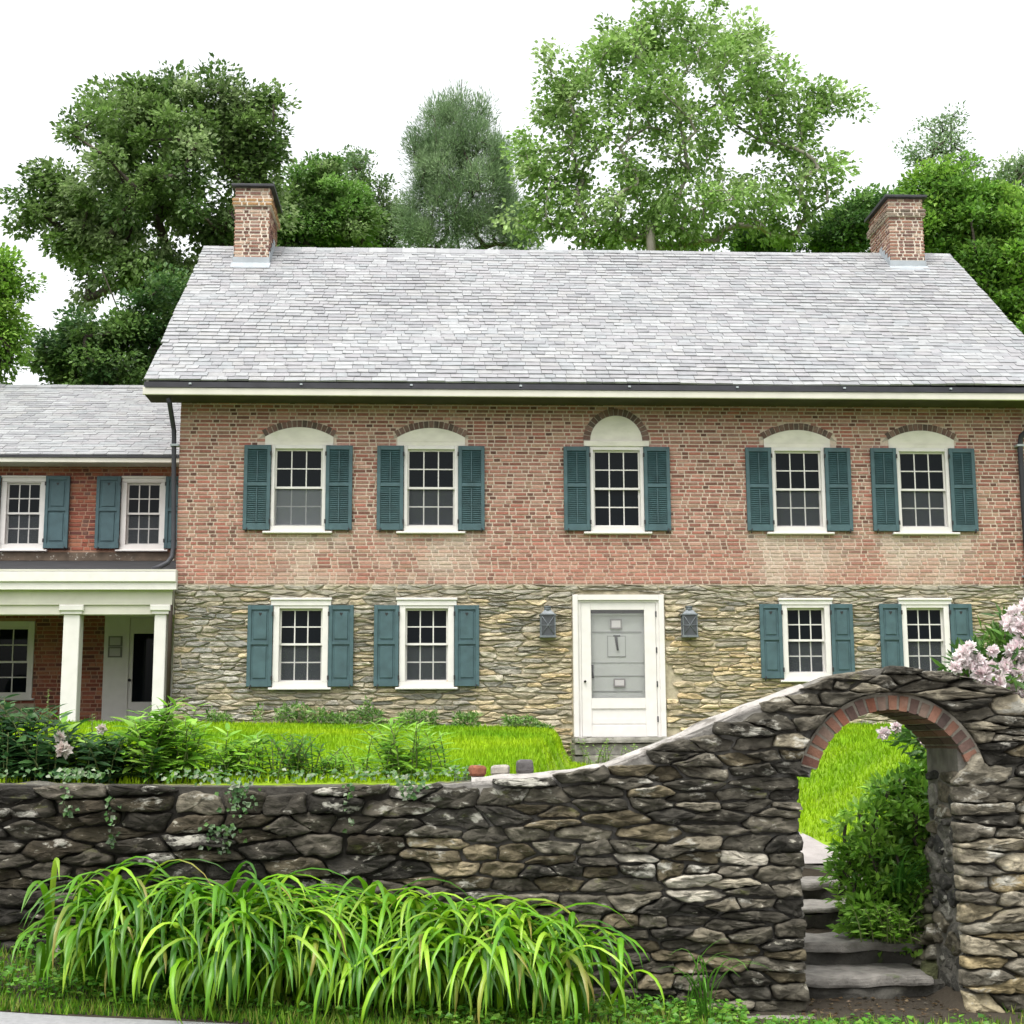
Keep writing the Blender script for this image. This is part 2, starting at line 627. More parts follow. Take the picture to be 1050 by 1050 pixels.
def brick_field(x0, x1, z0, z1, y, pal, skip=None, tint=None, course=.0542, length=.185, proud=.009, axis='x', flip=1, joint=.0165, trim=()):
    """courses of single bricks standing proud of the mortar; axis 'y' lays them along a side wall at x = y"""
    V, F, C = [], [], []
    nc = max(1, int(round((z1 - z0) / course)))
    ch = (z1 - z0) / nc
    for j in range(nc):
        z = z0 + j * ch
        x = x0 - ((j % 2) * length * .76) - (random.uniform(0, .025))     # Flemish bond: stretcher, header, stretcher
        k_ = j
        while x < x1:
            head = k_ % 2 == 1
            k_ += 1
            w = length * (.52 if head else 1) * random.uniform(.93, 1.06)
            a, b = max(x + joint / 2, x0), min(x + w - joint / 2, x1)
            x += w
            for h in trim:
                if z + ch > h[2] + .012 and z < h[3] - .012:
                    if a < h[0] < b < h[1] + .05:
                        b = h[0]
                    elif h[0] - .05 < a < h[1] < b:
                        a = h[1]
                    elif a >= h[0] and b <= h[1]:
                        b = a
            if b - a < .02:
                continue
            zz0, zz1 = z + joint / 2 + random.uniform(-.001, .001), z + ch - joint / 2 + random.uniform(-.001, .001)
            if skip is not None and skip(a, b, zz0, zz1):
                continue
            c = pick(pal, .16)
            if head and random.random() < .19:
                c = np.array((.125, .062, .048)) * random.uniform(.8, 1.3)
            if tint is not None:
                c = tint((a + b) / 2, (zz0 + zz1) / 2, c)
            p = proud * random.uniform(.55, 1.25)
            o = len(V)
            m = .0025
            if axis == 'x':
                V += [(a, y, zz0), (b, y, zz0), (b, y, zz1), (a, y, zz1),
                      (a + m, y - p, zz0 + m), (b - m, y - p, zz0 + m), (b - m, y - p, zz1 - m), (a + m, y - p, zz1 - m)]
            else:
                V += [(y, a, zz0), (y, b, zz0), (y, b, zz1), (y, a, zz1),
                      (y + p * flip, a + m, zz0 + m), (y + p * flip, b - m, zz0 + m), (y + p * flip, b - m, zz1 - m), (y + p * flip, a + m, zz1 - m)]
            F += [(o + 4, o + 5, o + 6, o + 7), (o, o + 1, o + 5, o + 4), (o + 1, o + 2, o + 6, o + 5), (o + 2, o + 3, o + 7, o + 6), (o + 3, o, o + 4, o + 7)]
            C += [c] * 8
    return V, F, C


# ------------------------------------------------------------------ window kit
def sash_bars(mb, x0, x1, z0, z1, y, m, cols=3, rows=2, rail=.03, bar=.016, depth=.03):
    """one sash: stiles, rails and muntins"""
    mb.box(x0, x0 + rail, y, y + depth, z0, z1, m)
    mb.box(x1 - rail, x1, y, y + depth, z0, z1, m)
    mb.box(x0 + rail, x1 - rail, y, y + depth, z0, z0 + rail, m)
    mb.box(x0 + rail, x1 - rail, y, y + depth, z1 - rail, z1, m)
    ix0, ix1, iz0, iz1 = x0 + rail, x1 - rail, z0 + rail, z1 - rail
    for i in range(1, cols):
        x = ix0 + (ix1 - ix0) * i / cols
        mb.box(x - bar / 2, x + bar / 2, y + .004, y + depth - .004, iz0, iz1, m)
    zs = [iz0 + (iz1 - iz0) * j / rows for j in range(rows + 1)]
    xs = [ix0 + (ix1 - ix0) * i / cols for i in range(cols + 1)]
    for j in range(1, rows):
        for i in range(cols):
            a = xs[i] + (bar / 2 if i else 0)
            b = xs[i + 1] - (bar / 2 if i < cols - 1 else 0)
            mb.box(a, b, y + .004, y + depth - .004, zs[j] - bar / 2, zs[j] + bar / 2, m)


def shutter(parent, x0, x1, z0, z1, y, style, hinge_right):
    mb = MB()
    P = 'shutter_paint'
    st, d = .052, .036
    mid = z0 + (z1 - z0) * .535
    yb = y + d
    mb.box(x0, x0 + st, y, yb, z0, z1, P, b=.004)
    mb.box(x1 - st, x1, y, yb, z0, z1, P, b=.004)
    for a, b in ((z0, z0 + .085), (mid - .022, mid + .022), (z1 - .06, z1)):
        mb.box(x0 + st, x1 - st, y + .001, yb, a, b, P)
    for a, b in ((z0 + .085, mid - .022), (mid + .022, z1 - .06)):
        if style == 'louver':
            n = int((b - a) / .03)
            h = (b - a) / n
            for i in range(n):
                c = a + (i + .5) * h
                V = [(x0 + st, y + .006, c - h * .62), (x1 - st, y + .006, c - h * .62), (x1 - st, y + .028, c + h * .5), (x0 + st, y + .028, c + h * .5),
                     (x0 + st, y + .011, c - h * .66), (x1 - st, y + .011, c - h * .66), (x1 - st, y + .033, c + h * .45), (x0 + st, y + .033, c + h * .45)]
                mb.add(V, [(0, 1, 2, 3), (7, 6, 5, 4), (0, 4, 5, 1), (3, 2, 6, 7)], 'shutter_louver')
            cx = (x0 + x1) / 2
            mb.box(cx - .006, cx + .006, y - .004, y + .006, a + .02, b - .02, P)
            mb.box(x0 + st, x1 - st, yb - .002, yb, a, b, 'shutter_louver')
        else:
            mb.box(x0 + st, x1 - st, y + .02, yb, a, b, P)
            mb.box(x0 + st + .028, x1 - st - .028, y + .009, y + .02, a + .028, b - .028, P, b=.008)
    if style == 'panel':
        cx, cz, s = (x0 + x1) / 2, z1 - .125, .026       # the heart cut through the upper panel
        poly = [(cx, cz - s), (cx + s * .75, cz + .1 * s), (cx + s * .8, cz + .7 * s), (cx + s * .4, cz + .95 * s), (cx, cz + .6 * s),
                (cx - s * .4, cz + .95 * s), (cx - s * .8, cz + .7 * s), (cx - s * .75, cz + .1 * s)]
        mb.prism(poly, y + .0065, y + .0095, 'iron')
    hx = x1 if hinge_right else x0
    for hz in (z0 + .12, z1 - .12):
        mb.box(hx - .012, hx + .012, y - .004, y + .008, hz - .03, hz + .03, 'iron')
    dx = x0 + .05 if hinge_right else x1 - .05
    mb.tube([(dx, y - .008, z0 - .035), (dx, y - .012, z0 - .01), (dx + .012, y - .012, z0 + .025)], .009, 'iron', 6)
    return mb.build('shutter', parent)


def arc_pts(x0, x1, zs, zt, n=18):
    """arc from (x1,zs) over (.,zt) to (x0,zs)"""
    w, h = (x1 - x0) / 2, zt - zs
    rr = (w * w + h * h) / (2 * h)
    cx, cz = (x0 + x1) / 2, zt - rr
    a = math.asin(min(1, w / rr))
    if h > w:
        a = math.pi - a
    return [(cx + rr * math.sin(a - 2 * a * i / n), cz + rr * math.cos(a - 2 * a * i / n)) for i in range(n + 1)], (cx, cz, rr, a)


def window(parent, y, gx0, gx1, gz0, gzm, gz1, fx0, fx1, fz1, sx0, sx1, sz0, arch=None, cap=None, shut=(), style='louver', screen=True,
           arch_board=None, screen_clear=True):
    """y: wall plane. g*: sight edges of the glass, gzm the meeting rail; f*: casing; s*: sill"""
    W = 'white_paint'
    yf = y - (.057 if y == 0 and style == 'panel' else .028)
    mb = MB()
    sz1 = gz0 - .035
    mb.box(fx0, gx0 - .012, yf, y + .115, sz1, fz1, W, b=.005)
    mb.box(gx1 + .012, fx1, yf, y + .115, sz1, fz1, W, b=.005)
    mb.box(gx0 - .012, gx1 + .012, yf + .001, y + .115, gz1 + .02, fz1, W)
    win = mb.build('window', parent)
    s = MB()
    s.box(sx0, sx1, yf - .047, y + .02, sz0, sz0 + .03, W, b=.006)
    s.box(fx0 + .003, fx1 - .003, yf - .004, y + .115, sz0 + .03, sz1, W)
    s.build('sill', win)
    if cap:
        c = MB()
        c.box(cap[0] + .012, cap[1] - .012, yf - .012, y + .05, fz1, cap[2] - .035, W)
        c.box(cap[0], cap[1], yf - .03, y + .05, cap[2] - .035, cap[2], W, b=.006)
        c.build('head_casing', win)
    # upper sash stands in front of the lower one
    u = MB()
    sash_bars(u, gx0 - .018, gx1 + .018, gzm - .022, gz1 + .022, y + .022, W)
    us = u.build('sash', win)
    MB().box(gx0 - .012, gx1 + .012, y + .036, y + .040, gzm, gz1 + .01, 'glass').build('pane', us)
    l = MB()
    sash_bars(l, gx0 - .018, gx1 + .018, gz0 - .036, gzm + .020, y + .058, W)
    ls = l.build('sash', win)
    MB().box(gx0 - .012, gx1 + .012, y + .072, y + .076, gz0 - .02, gzm, 'glass').build('pane', ls)
    if screen:
        sc = MB()
        sc.box(gx0 - .004, gx1 + .004, y + .045, y + .047, gz0 - .02, gzm - .02, 'dusty_screen' if screen == 2 else 'insect_screen')
        sc.build('insect_screen', win)
    if arch:
        ax0, ax1, azb, azs, azt, row, board = arch
        pts, (cx, cz, rr, a) = arc_pts(ax0, ax1, azs, azt)
        A = MB()
        A.prism([(ax0, azb), (ax1, azb)] + pts, y - .014, y + .05, 'arch_paint')
        if board:
            A.box(board[0], board[1], y - .045, y + .05, board[2], board[3], 'arch_paint', b=.005)
        else:
            A.box(ax0 + .002, ax1 - .002, y - .022, y - .0135, azb + .001, azb + .045, 'arch_paint')
            A.box(ax0 + .02, ax1 - .02, y - .018, y - .0135, azb + .060, azb + .072, 'arch_paint')
        A.build('arch_panel', win)
        B = MB()
        n = int(2 * a * (rr + row / 2) / .068)
        for i in range(n):
            t0, t1 = -a + 2 * a * (i + .1) / n, -a + 2 * a * (i + .9) / n
            r1, r2 = rr + .006, rr + row * random.uniform(.93, 1.03)
            poly = [(cx + r1 * math.sin(t0), cz + r1 * math.cos(t0)), (cx + r1 * math.sin(t1), cz + r1 * math.cos(t1)),
                    (cx + r2 * math.sin(t1), cz + r2 * math.cos(t1)), (cx + r2 * math.sin(t0), cz + r2 * math.cos(t0))]
            B.prism(poly, y - .013, y + .03, 'brick', pick([(.12, .075, .06), (.15, .09, .075), (.09, .065, .055), (.17, .11, .09)]))
        mpts, _ = arc_pts(ax0 - row, ax1 + row, azs - row * .35, azt + row)
        ring = list(mpts) + list(reversed(pts))
        k = len(mpts)
        V = [(p[0], y - .004, p[1]) for p in mpts] + [(p[0], y - .004, p[1]) for p in pts]
        F = [(i, i + 1, k + i + 1, k + i) for i in range(k - 1)]
        B.add(V, F, 'brick_mortar', (.33, .29, .24))
        B.build('brick_arch', win)
    for (x0, x1, z0, z1, hr) in shut:
        shutter(win, x0, x1, z0, z1, y - (.066 if style == 'louver' else .088), style, hr)
    return win


# insect screen: a real mesh cloth reads as a veil, half open
m = bpy.data.materials.new('insect_screen')
m.use_nodes = True
_n, _l = m.node_tree.nodes, m.node_tree.links
_t = _n.new('ShaderNodeBsdfTransparent')
_ms = _n.new('ShaderNodeMixShader')
_n['Principled BSDF'].inputs['Base Color'].default_value = (.15, .165, .175, 1)
_n['Principled BSDF'].inputs['Roughness'].default_value = .7
_ms.inputs[0].default_value = .10
_l.new(_t.outputs[0], _ms.inputs[1])
_l.new(_n['Principled BSDF'].outputs[0], _ms.inputs[2])
_l.new(_ms.outputs[0], _n['Material Output'].inputs[0])
MATS['insect_screen'] = m
MATS['dusty_screen'] = m.copy()
[n_ for n_ in MATS['dusty_screen'].node_tree.nodes if n_.type == 'MIX_SHADER'][0].inputs[0].default_value = .36
m = bpy.data.materials.new('door_glass')
m.use_nodes = True
_n, _l = m.node_tree.nodes, m.node_tree.links
_t = _n.new('ShaderNodeBsdfTransparent')
_g = _n.new('ShaderNodeBsdfGlossy')
_g.inputs['Roughness'].default_value = .03
_ms = _n.new('ShaderNodeMixShader')
_ms.inputs[0].default_value = .06
_l.new(_t.outputs[0], _ms.inputs[1])
_l.new(_g.outputs[0], _ms.inputs[2])
_l.new(_ms.outputs[0], _n['Material Output'].inputs[0])
MATS['door_glass'] = m

# ------------------------------------------------------------------ the stone and brick house
HW, HD, ZG, ZS, ZE = 12.2, 8.0, 1.2, 4.0, 6.74      # width, depth, ground, top of stone, eave
house = empty('farmhouse', (0, 0, 0), 'two-storey farmhouse of red brick over rubble stone with teal shutters and slate roof', 'house')


def FX(px, py=560):
    return float(pt(px, py, 0)[0])


def FZ(py, px=525):
    return float(pt(px, py, 0)[2])


UP = []   # upper windows: centre px
for cx in (306.1, 442.0, 632.6, 818.6, 946.5):
    c = FX(cx, 500)
    UP.append(c)
LOW = [(308.5, 1, 1.0), (437.5, 1, 1.0), (826.5, 0, .9), (949, 0, .9)]
holesU, holesL = [], []
for i, c in enumerate(UP):
    holesU.append((c - .37, c + .37, 4.75, 5.99))
for i, (cx, tall, k) in enumerate(LOW):
    c = FX(cx, 660)
    holesL.append((c - .36 * k, c + .36 * k, 2.56 if tall else 2.66, 3.72))
dx0, dx1 = FX(587.5, 680), FX(681.5, 680)
holesL.append((dx0 + .02, dx1 - .02, ZG, 3.82))


def stain(x, z):
    """lime bloom below the sills and along the foot of the brickwork"""
    s = 0
    for i, c in enumerate(UP):
        if i == 2:
            continue
        w = (1.0, .75, .3, .95, 1.0)[i]
        dx = max(0, abs(x - c) - .42)
        top = 4.74
        if z < top:
            s = max(s, w * math.exp(-(dx / .26) ** 2) * (1 if z > 4.25 else .75))
        elif z < 4.9:
            s = max(s, .4 * w * math.exp(-(dx / .3) ** 2))
    s *= .72 + 1.1 * n3(x, z, 1, 2.2) + .6 * n3(x, z, 4, 5.5)
    pink = max(0, 1 - (z - 4.0) / .75) * (.55 + .6 * n3(x * .5, z, 7, 1.6))
    pink += .5 * math.exp(-((x - 5.6) / .8) ** 2 - ((z - 4.3) / .3) ** 2)
    return float(np.clip(s, 0, 1)), float(np.clip(pink, 0, 1))


def brick_tint(x, z, c):
    s, p = stain(x, z)
    c = c * (1 - .5 * p) + np.array([.46, .22, .17]) * .5 * p
    return c * (1 - .62 * s) + np.array([.50, .43, .35]) * .62 * s


def mortar_col(x, z):
    s, p = stain(x, z)
    c = np.array([.50, .41, .33])
    c = c * (1 - .45 * p) + np.array([.47, .27, .21]) * .45 * p
    c = c * (1 - .4 * s) + np.array([.6, .54, .47]) * .4 * s
    return c * (1 + .12 * n3(x, z, 3, 1.2))


def house_skip(a, b, z0, z1):
    for i, c in enumerate(UP):
        if b > c - .385 and a < c + .385 and z1 > 4.735 and z0 < 6.0:
            return b > c - .3 and a < c + .3
        x, z = (a + b) / 2, (z0 + z1) / 2
        if i == 2:
            if (z >= 6.0 and (abs(x - c) < .42 and z < 6.1)) or math.hypot(x - c, z - 6.075) < .46 and z > 5.9:
                return True
        elif z >= 5.9 and abs(x - c) < .51:
            h = 6.135 + .145 * (1 - (x - c) ** 2 / .235) + .07
            if z < h:
                return True
    return False


V, F = wall_grid(0, HW, ZS, ZE, 0, holesU)
Cw = np.array([mortar_col(v[0], v[2]) for v in V])
bV, bF, bC = brick_field(-.004, HW, ZS + .004, ZE, -.0005, BRICKS, house_skip, brick_tint, trim=[(c - .385, c + .385, 4.72, 6.0) for c in UP])
gV = [(0, .001, ZS), (0, HD, ZS), (0, HD, ZE), (0, HD / 2, 10.2), (0, .001, ZE), (HW, .001, ZS), (HW, HD, ZS), (HW, HD, ZE), (HW, HD / 2, 10.2), (HW, .001, ZE)]
gF = [(4, 3, 2, 1, 0), (5, 6, 7, 8, 9), (1, 2, 7, 6)]
sV, sF, sC = brick_field(0.0, HD, ZS + .004, ZE, HW, BRICKS, None, None, axis='y')
mesh_obj('brick_wall', [(V, F, Cw, 'brick_mortar', False), (np.array(bV), bF, np.array(bC), 'brick', False),
                        (np.array(gV), gF, (.33, .2, .16), 'brick_mortar', False), (np.array(sV), sF, np.array(sC), 'brick', False)], house)

HST = [(.34, .30, .205), (.29, .262, .19), (.40, .345, .23), (.23, .222, .185), (.17, .17, .15), (.36, .34, .27), (.44, .37, .235), (.26, .25, .215),
       (.31, .285, .22), (.37, .30, .18), (.33, .31, .25), (.28, .25, .18)]


def house_stone_col(x, z):
    c = pick(HST, .18)
    if x < 1.0 and random.random() < .75:
        c = c * .35 + np.array([.23, .235, .23]) * .65 * random.uniform(.7, 1.3)
    if x < .35 and z < 3.3 and z > 2.3:
        c = c * .75
    if 5 < x < 9.5 and z < 3.3:
        c = c * np.array([1.14, 1.08, .96])
    if z > 3.8:
        c = c * .35 + np.array([.27, .26, .22]) * .65
    c = c * .85 + c.mean() * .15
    return np.clip(c * np.array([1.09, 1.04, .98]), .03, .6)


def house_clamp(x, z):
    x = min(max(x, .0), HW)
    z = min(max(z, ZG), ZS - .004)
    for h in holesL:
        a, b, c, d = h[0] - .03, h[1] + .03, h[2] - .035, h[3] + .085
        if a < x < b and c < z < d:
            k = min((x - a, 0), (b - x, 1), (z - c, 2), (d - z, 3))[1]
            if k == 0:
                x = a
            elif k == 1:
                x = b
            elif k == 2:
                z = c
            else:
                z = d
    return np.array((x, z))


seeds = rubble_seeds(-.1, HW + .1, ZG + .2, ZS, .055, .125, .11, .36, jit=.12, big=.15, split=.38, wave=.2)
sV, sF, sC = stones(seeds, 6.5, (-.3, HW + .3, ZG, ZS), lambda a, b, d: (a, -.002 - min(d, .047), b), house_stone_col, .027, .0065, house_clamp, npts=20, rough=.022, back=.02, rnd=1,
                    drop=lambda x, z: any(h[0] < x < h[1] and h[2] < z < h[3] for h in holesL), edge=(.985, .945))
V, F = wall_grid(0, HW, ZG, ZS - .001, 0, holesL, .3)
gV = [(0, .001, ZG), (0, HD, ZG), (0, HD, ZS), (0, .001, ZS), (HW, .001, ZG), (HW, HD, ZG), (HW, HD, ZS), (HW, .001, ZS)]
gF = [(3, 2, 1, 0), (4, 5, 6, 7), (1, 2, 6, 5)]
mesh_obj('stone_wall', [(V, F, None, 'house_mortar', False), (np.array(gV), gF, None, 'house_mortar', False),
                        (np.array(sV), sF, np.array(sC), 'house_stone', True)], house)

# roof of slates
RK = (10.3 - 6.79) / 4.55


def roofz(y):
    return 6.79 + (y + .55) * RK


SLATES = [(.240, .25, .256), (.262, .267, .27), (.228, .231, .238), (.275, .28, .282), (.243, .24, .245), (.212, .214, .222), (.262, .262, .26), (.25, .247, .254),
          (.29, .296, .298)]


def slates(x0, x1, ya, za, yb, zb, expo, wmin, wmax, pal, lift=.014, sagk=.035):
    """rows of slates climbing from (ya,za) to (yb,zb)"""
    V, F, C = [], [], []
    L = math.hypot(yb - ya, zb - za)
    ty, tz = (yb - ya) / L, (zb - za) / L
    ny, nz = -tz, ty
    n = int(L / expo)
    e = L / n
    for j in range(n):
        x = x0 - random.uniform(0, wmax)
        while x < x1:
            w = random.uniform(wmin, wmax)
            a, b = max(x + .003, x0), min(x + w - .003, x1)
            x += w
            if b - a < .03:
                continue
            s0 = j * e - random.uniform(-.004, .012)
            if random.random() < .012:
                s0 += random.uniform(-.03, .03)
            s1 = (j + 1.35) * e
            l0 = lift * random.uniform(.7, 1.5)
            sag = sagk * n3(a * .3, j * .08, 2, 1.0)
            l1 = .002
            o = len(V)
            tw = random.uniform(-.003, .003)
            for xx, s, l in ((a, s0, l0 + tw), (b, s0, l0 - tw), (b, s1, l1), (a, s1, l1), (a, s0, -.01), (b, s0, -.01), (b, s1, -.012), (a, s1, -.012)):
                l += sag
                V.append((xx, ya + ty * s + ny * l, za + tz * s + nz * l))
            F += [(o, o + 1, o + 2, o + 3), (o + 4, o + 5, o + 1, o), (o + 5, o + 6, o + 2, o + 1), (o + 7, o + 4, o, o + 3)]
            c = .95 * pick(pal, .04) * (1 + .07 * n3(a, j * .4, 9, .8))
            C += [c] * 8
    return V, F, C


rx0, rx1 = -.42, 12.70
sV, sF, sC = slates(rx0, rx1, -.55, 6.79, 4.0, roofz(4.0), .135, .14, .30, SLATES)
rb = MB()
rb.add(np.array(sV), sF, 'slate', np.array(sC))
yr = 4.0
rb.add([(rx0 + .01, -.53, 6.75), (rx1 - .01, -.53, 6.75), (rx1 - .01, yr, roofz(yr) - .045), (rx0 + .01, yr, roofz(yr) - .045), (rx1 - .01, 8.4, 6.79), (rx0 + .01, 8.4, 6.79),
        (rx0 + .01, -.53, 6.70), (rx1 - .01, -.53, 6.70), (rx1 - .01, yr, roofz(yr) - .1), (rx0 + .01, yr, roofz(yr) - .1), (rx1 - .01, 8.4, 6.74), (rx0 + .01, 8.4, 6.74)],
       [(0, 1, 2, 3), (3, 2, 4, 5), (6, 9, 8, 7), (9, 11, 10, 8), (0, 3, 9, 6), (3, 5, 11, 9), (1, 7, 8, 2), (2, 8, 10, 4), (0, 6, 7, 1)], 'gutter_dark')
x = rx0
while x < rx1:                                   # ridge course, slates bent over both slopes
    w = random.uniform(.24, .32)
    b = min(x + w - .004, rx1)
    c = pick(SLATES, .08) * .95
    z = roofz(4.0) + random.uniform(.008, .02) + .035 * n3(x * .3, 37 * .08, 2, 1.0)
    rb.add([(x, 3.85, z - .117), (b, 3.85, z - .117), (b, 4.0, z + .012), (x, 4.0, z + .012), (x, 4.15, z - .117), (b, 4.15, z - .117), (x, 3.85, z - .14), (b, 3.85, z - .14)],
           [(0, 1, 2, 3), (3, 2, 5, 4), (6, 7, 1, 0)], 'slate', c)
    x += w
rb.build('roof', house)
# fascia, built-in gutter
g = MB()
g.box(rx0, rx1, -.555, -.535, 6.698, 6.762, 'gutter_dark')
g.box(rx0 + .02, rx1, -.585, -.45, 6.678, 6.700, 'gutter_dark')
for x in np.arange(.2, 12.6, 1.53):
    g.box(x, x + .035, -.58, -.558, 6.722, 6.746, 'lead')
g.build('gutter', house)
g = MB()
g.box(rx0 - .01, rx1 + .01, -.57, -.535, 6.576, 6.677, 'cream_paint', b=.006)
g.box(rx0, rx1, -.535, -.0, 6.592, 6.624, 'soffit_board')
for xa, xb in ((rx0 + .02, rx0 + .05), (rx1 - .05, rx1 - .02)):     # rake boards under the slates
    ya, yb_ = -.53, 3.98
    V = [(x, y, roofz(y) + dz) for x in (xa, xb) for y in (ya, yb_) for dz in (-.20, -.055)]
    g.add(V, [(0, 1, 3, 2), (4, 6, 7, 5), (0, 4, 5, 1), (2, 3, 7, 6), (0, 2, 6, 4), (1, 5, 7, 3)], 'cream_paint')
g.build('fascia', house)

# upper windows
for i, c in enumerate(UP):
    zo = (0, -.005, 0, 0, .0)[i]
    gl, gr, gb, gm, gt = c - .323, c + .323, 4.86, 5.385, 5.915
    if i == 2:
        arch = (c - .375, c + .375, 6.05, 6.08, 6.44, .105, (c - .47, c + .47, 5.985, 6.065))
    else:
        arch = (c - .482, c + .482, 5.985, 6.105, 6.245, .10, None)
    w = .385
    sh = ((c - .39 - .375, c - .39 + .0, 4.765, 5.975, True), (c + .385, c + .76, 4.765, 5.975, False))
    wd = window(house, 0, gl, gr, gb, gm, gt, c - w, c + w, 5.984, c - .485, c + .485, 4.715, arch, None, sh, 'louver', screen=(2, 1, 0, 1, 1)[i])
# lower windows
for (cx, tall, k), h in zip(LOW, holesL):
    c = (h[0] + h[1]) / 2
    if tall:
        gz0, gzm, gz1, fz1, cap, sz0, shz = 2.675, 3.17, 3.64, 3.70, 3.805, 2.53, (2.575, 3.70)
        gw, fw_, sw, shw = .285, .382, .43, .345
    else:
        gz0, gzm, gz1, fz1, cap, sz0, shz = 2.775, 3.215, 3.645, 3.71, 3.80, 2.615, (2.67, 3.715)
        gw, fw_, sw, shw = .255, .345, .395, .315
    sh = ((c - fw_ - shw - .005, c - fw_ - .005, *shz, True), (c + fw_ + .005, c + fw_ + shw + .005, *shz, False))
    window(house, 0, c - gw, c + gw, gz0, gzm, gz1, c - fw_, c + fw_, fz1, c - sw, c + sw, sz0, None, (c - fw_ - .045, c + fw_ + .045, cap), sh, 'panel')

# front door
W = 'white_paint'
zb, zt = 1.865, 3.85
d = MB()
d.box(dx0, dx0 + .075, -.062, .11, zb, zt, W, b=.006)
d.box(dx1 - .075, dx1, -.062, .11, zb, zt, W, b=.006)
d.box(dx0 + .075, dx1 - .075, -.061, .11, zt - .075, zt, W)
d.box(dx0 + .075, dx0 + .115, -.03, .11, zb, zt - .075, W)
d.box(dx1 - .115, dx1 - .075, -.03, .11, zb, zt - .075, W)
d.box(dx0 + .115, dx1 - .115, -.0295, .11, zt - .11, zt - .075, W)
door = d.build('front_door', house)
sx0, sx1 = dx0 + .118, dx1 - .118
sz0, sz1 = zb + .005, zt - .113
ox0, ox1, oz0, oz1 = FX(606, 670), FX(661, 670), 2.405, 3.64
d = MB()
d.box(sx0, ox0, -.022, .016, sz0, sz1, W, b=.004)
d.box(ox1, sx1, -.022, .016, sz0, sz1, W, b=.004)
d.box(ox0, ox1, -.0215, .016, oz1, sz1, W)
d.box(ox0, ox1, -.0215, .016, 2.26, oz0, W)
d.box(ox0, ox1, -.0215, .016, sz0, 2.02, W)
d.box(ox0, ox1, -.006, .016, 2.02, 2.26, W)
d.box(ox0 + .0, ox1, -.012, -.006, 2.05, 2.12, W)
d.build('storm_door', door)
MB().box(ox0 - .008, ox1 + .008, .004, .007, oz0 - .008, oz1 + .008, 'door_glass').build('pane', door)
d = MB()
G = 'door_gray'
d.box(sx0, sx1, .075, .105, zb, oz1 - .045, G)
d.box(sx0, sx1, .09, .106, oz1 - .045, zt - .1, 'iron')
d.box(ox0 - .02, ox1 + .02, .06, .075, oz1 - .075, oz1 - .046, G)
for z, hh, a in ((3.33, .02, .03), (2.715, .012, 0), (2.90, .008, 0), (2.50, .016, .03)):
    d.box(ox0 + a, ox1 - a, .069, .0755, z - hh / 2, z + hh / 2, 'door_gray_dark')
px0, px1, pz0, pz1 = FX(623.2, 660), FX(642.3, 660), FZ(673.5, 630), FZ(651.5, 630)
d.box(px0, px1, .068, .0755, pz0, pz1, 'door_gray_dark')
d.box(px0 + .012, px1 - .012, .064, .0685, pz0 + .012, pz1 - .012, G)
d.build('inner_door', door)
k = MB()
kx = FX(633, 660)
k.tube([(kx - .01, .055, FZ(652.5)), (kx, .05, FZ(660)), (kx + .012, .05, FZ(667))], [.02, .017, .014], 'iron', 8)
k.box(kx - .05, kx + .05, .058, .064, FZ(652.6), FZ(651.2), 'iron')
k.build('knocker', door)
for a, b, t, u in ((626, 638, 634.6, 644.8), (629.6, 641.6, 696, 704.6)):
    s = MB()
    X0, X1, Z1, Z0 = FX(a, t), FX(b, t), FZ(t), FZ(u)
    s.box(X0, X1, .05, .062, Z0, Z1, 'paper_frame')
    s.box(X0 + .02, X1 - .02, .046, .0505, Z0 + .02, Z1 - .02, 'paper')
    s.build('framed_notice', door)
k = MB()
k.tube([(FX(608, 690), .06, FZ(682)), (FX(607.5, 690), .045, FZ(688)), (FX(608.5, 690), .06, FZ(695))], .016, 'iron', 8)
k.build('latch', door)
k = MB()
k.tube([(FX(599.7, 699), -.06, FZ(699)), (FX(599.7, 699), -.02, FZ(699))], .016, 'iron', 8)
k.build('handle', door)
for z in (FZ(630), FZ(667), FZ(702), FZ(738)):
    MB().box(sx1 - .005, sx1 + .012, -.038, -.02, z - .04, z + .04, 'gutter_dark').build('hinge', door)

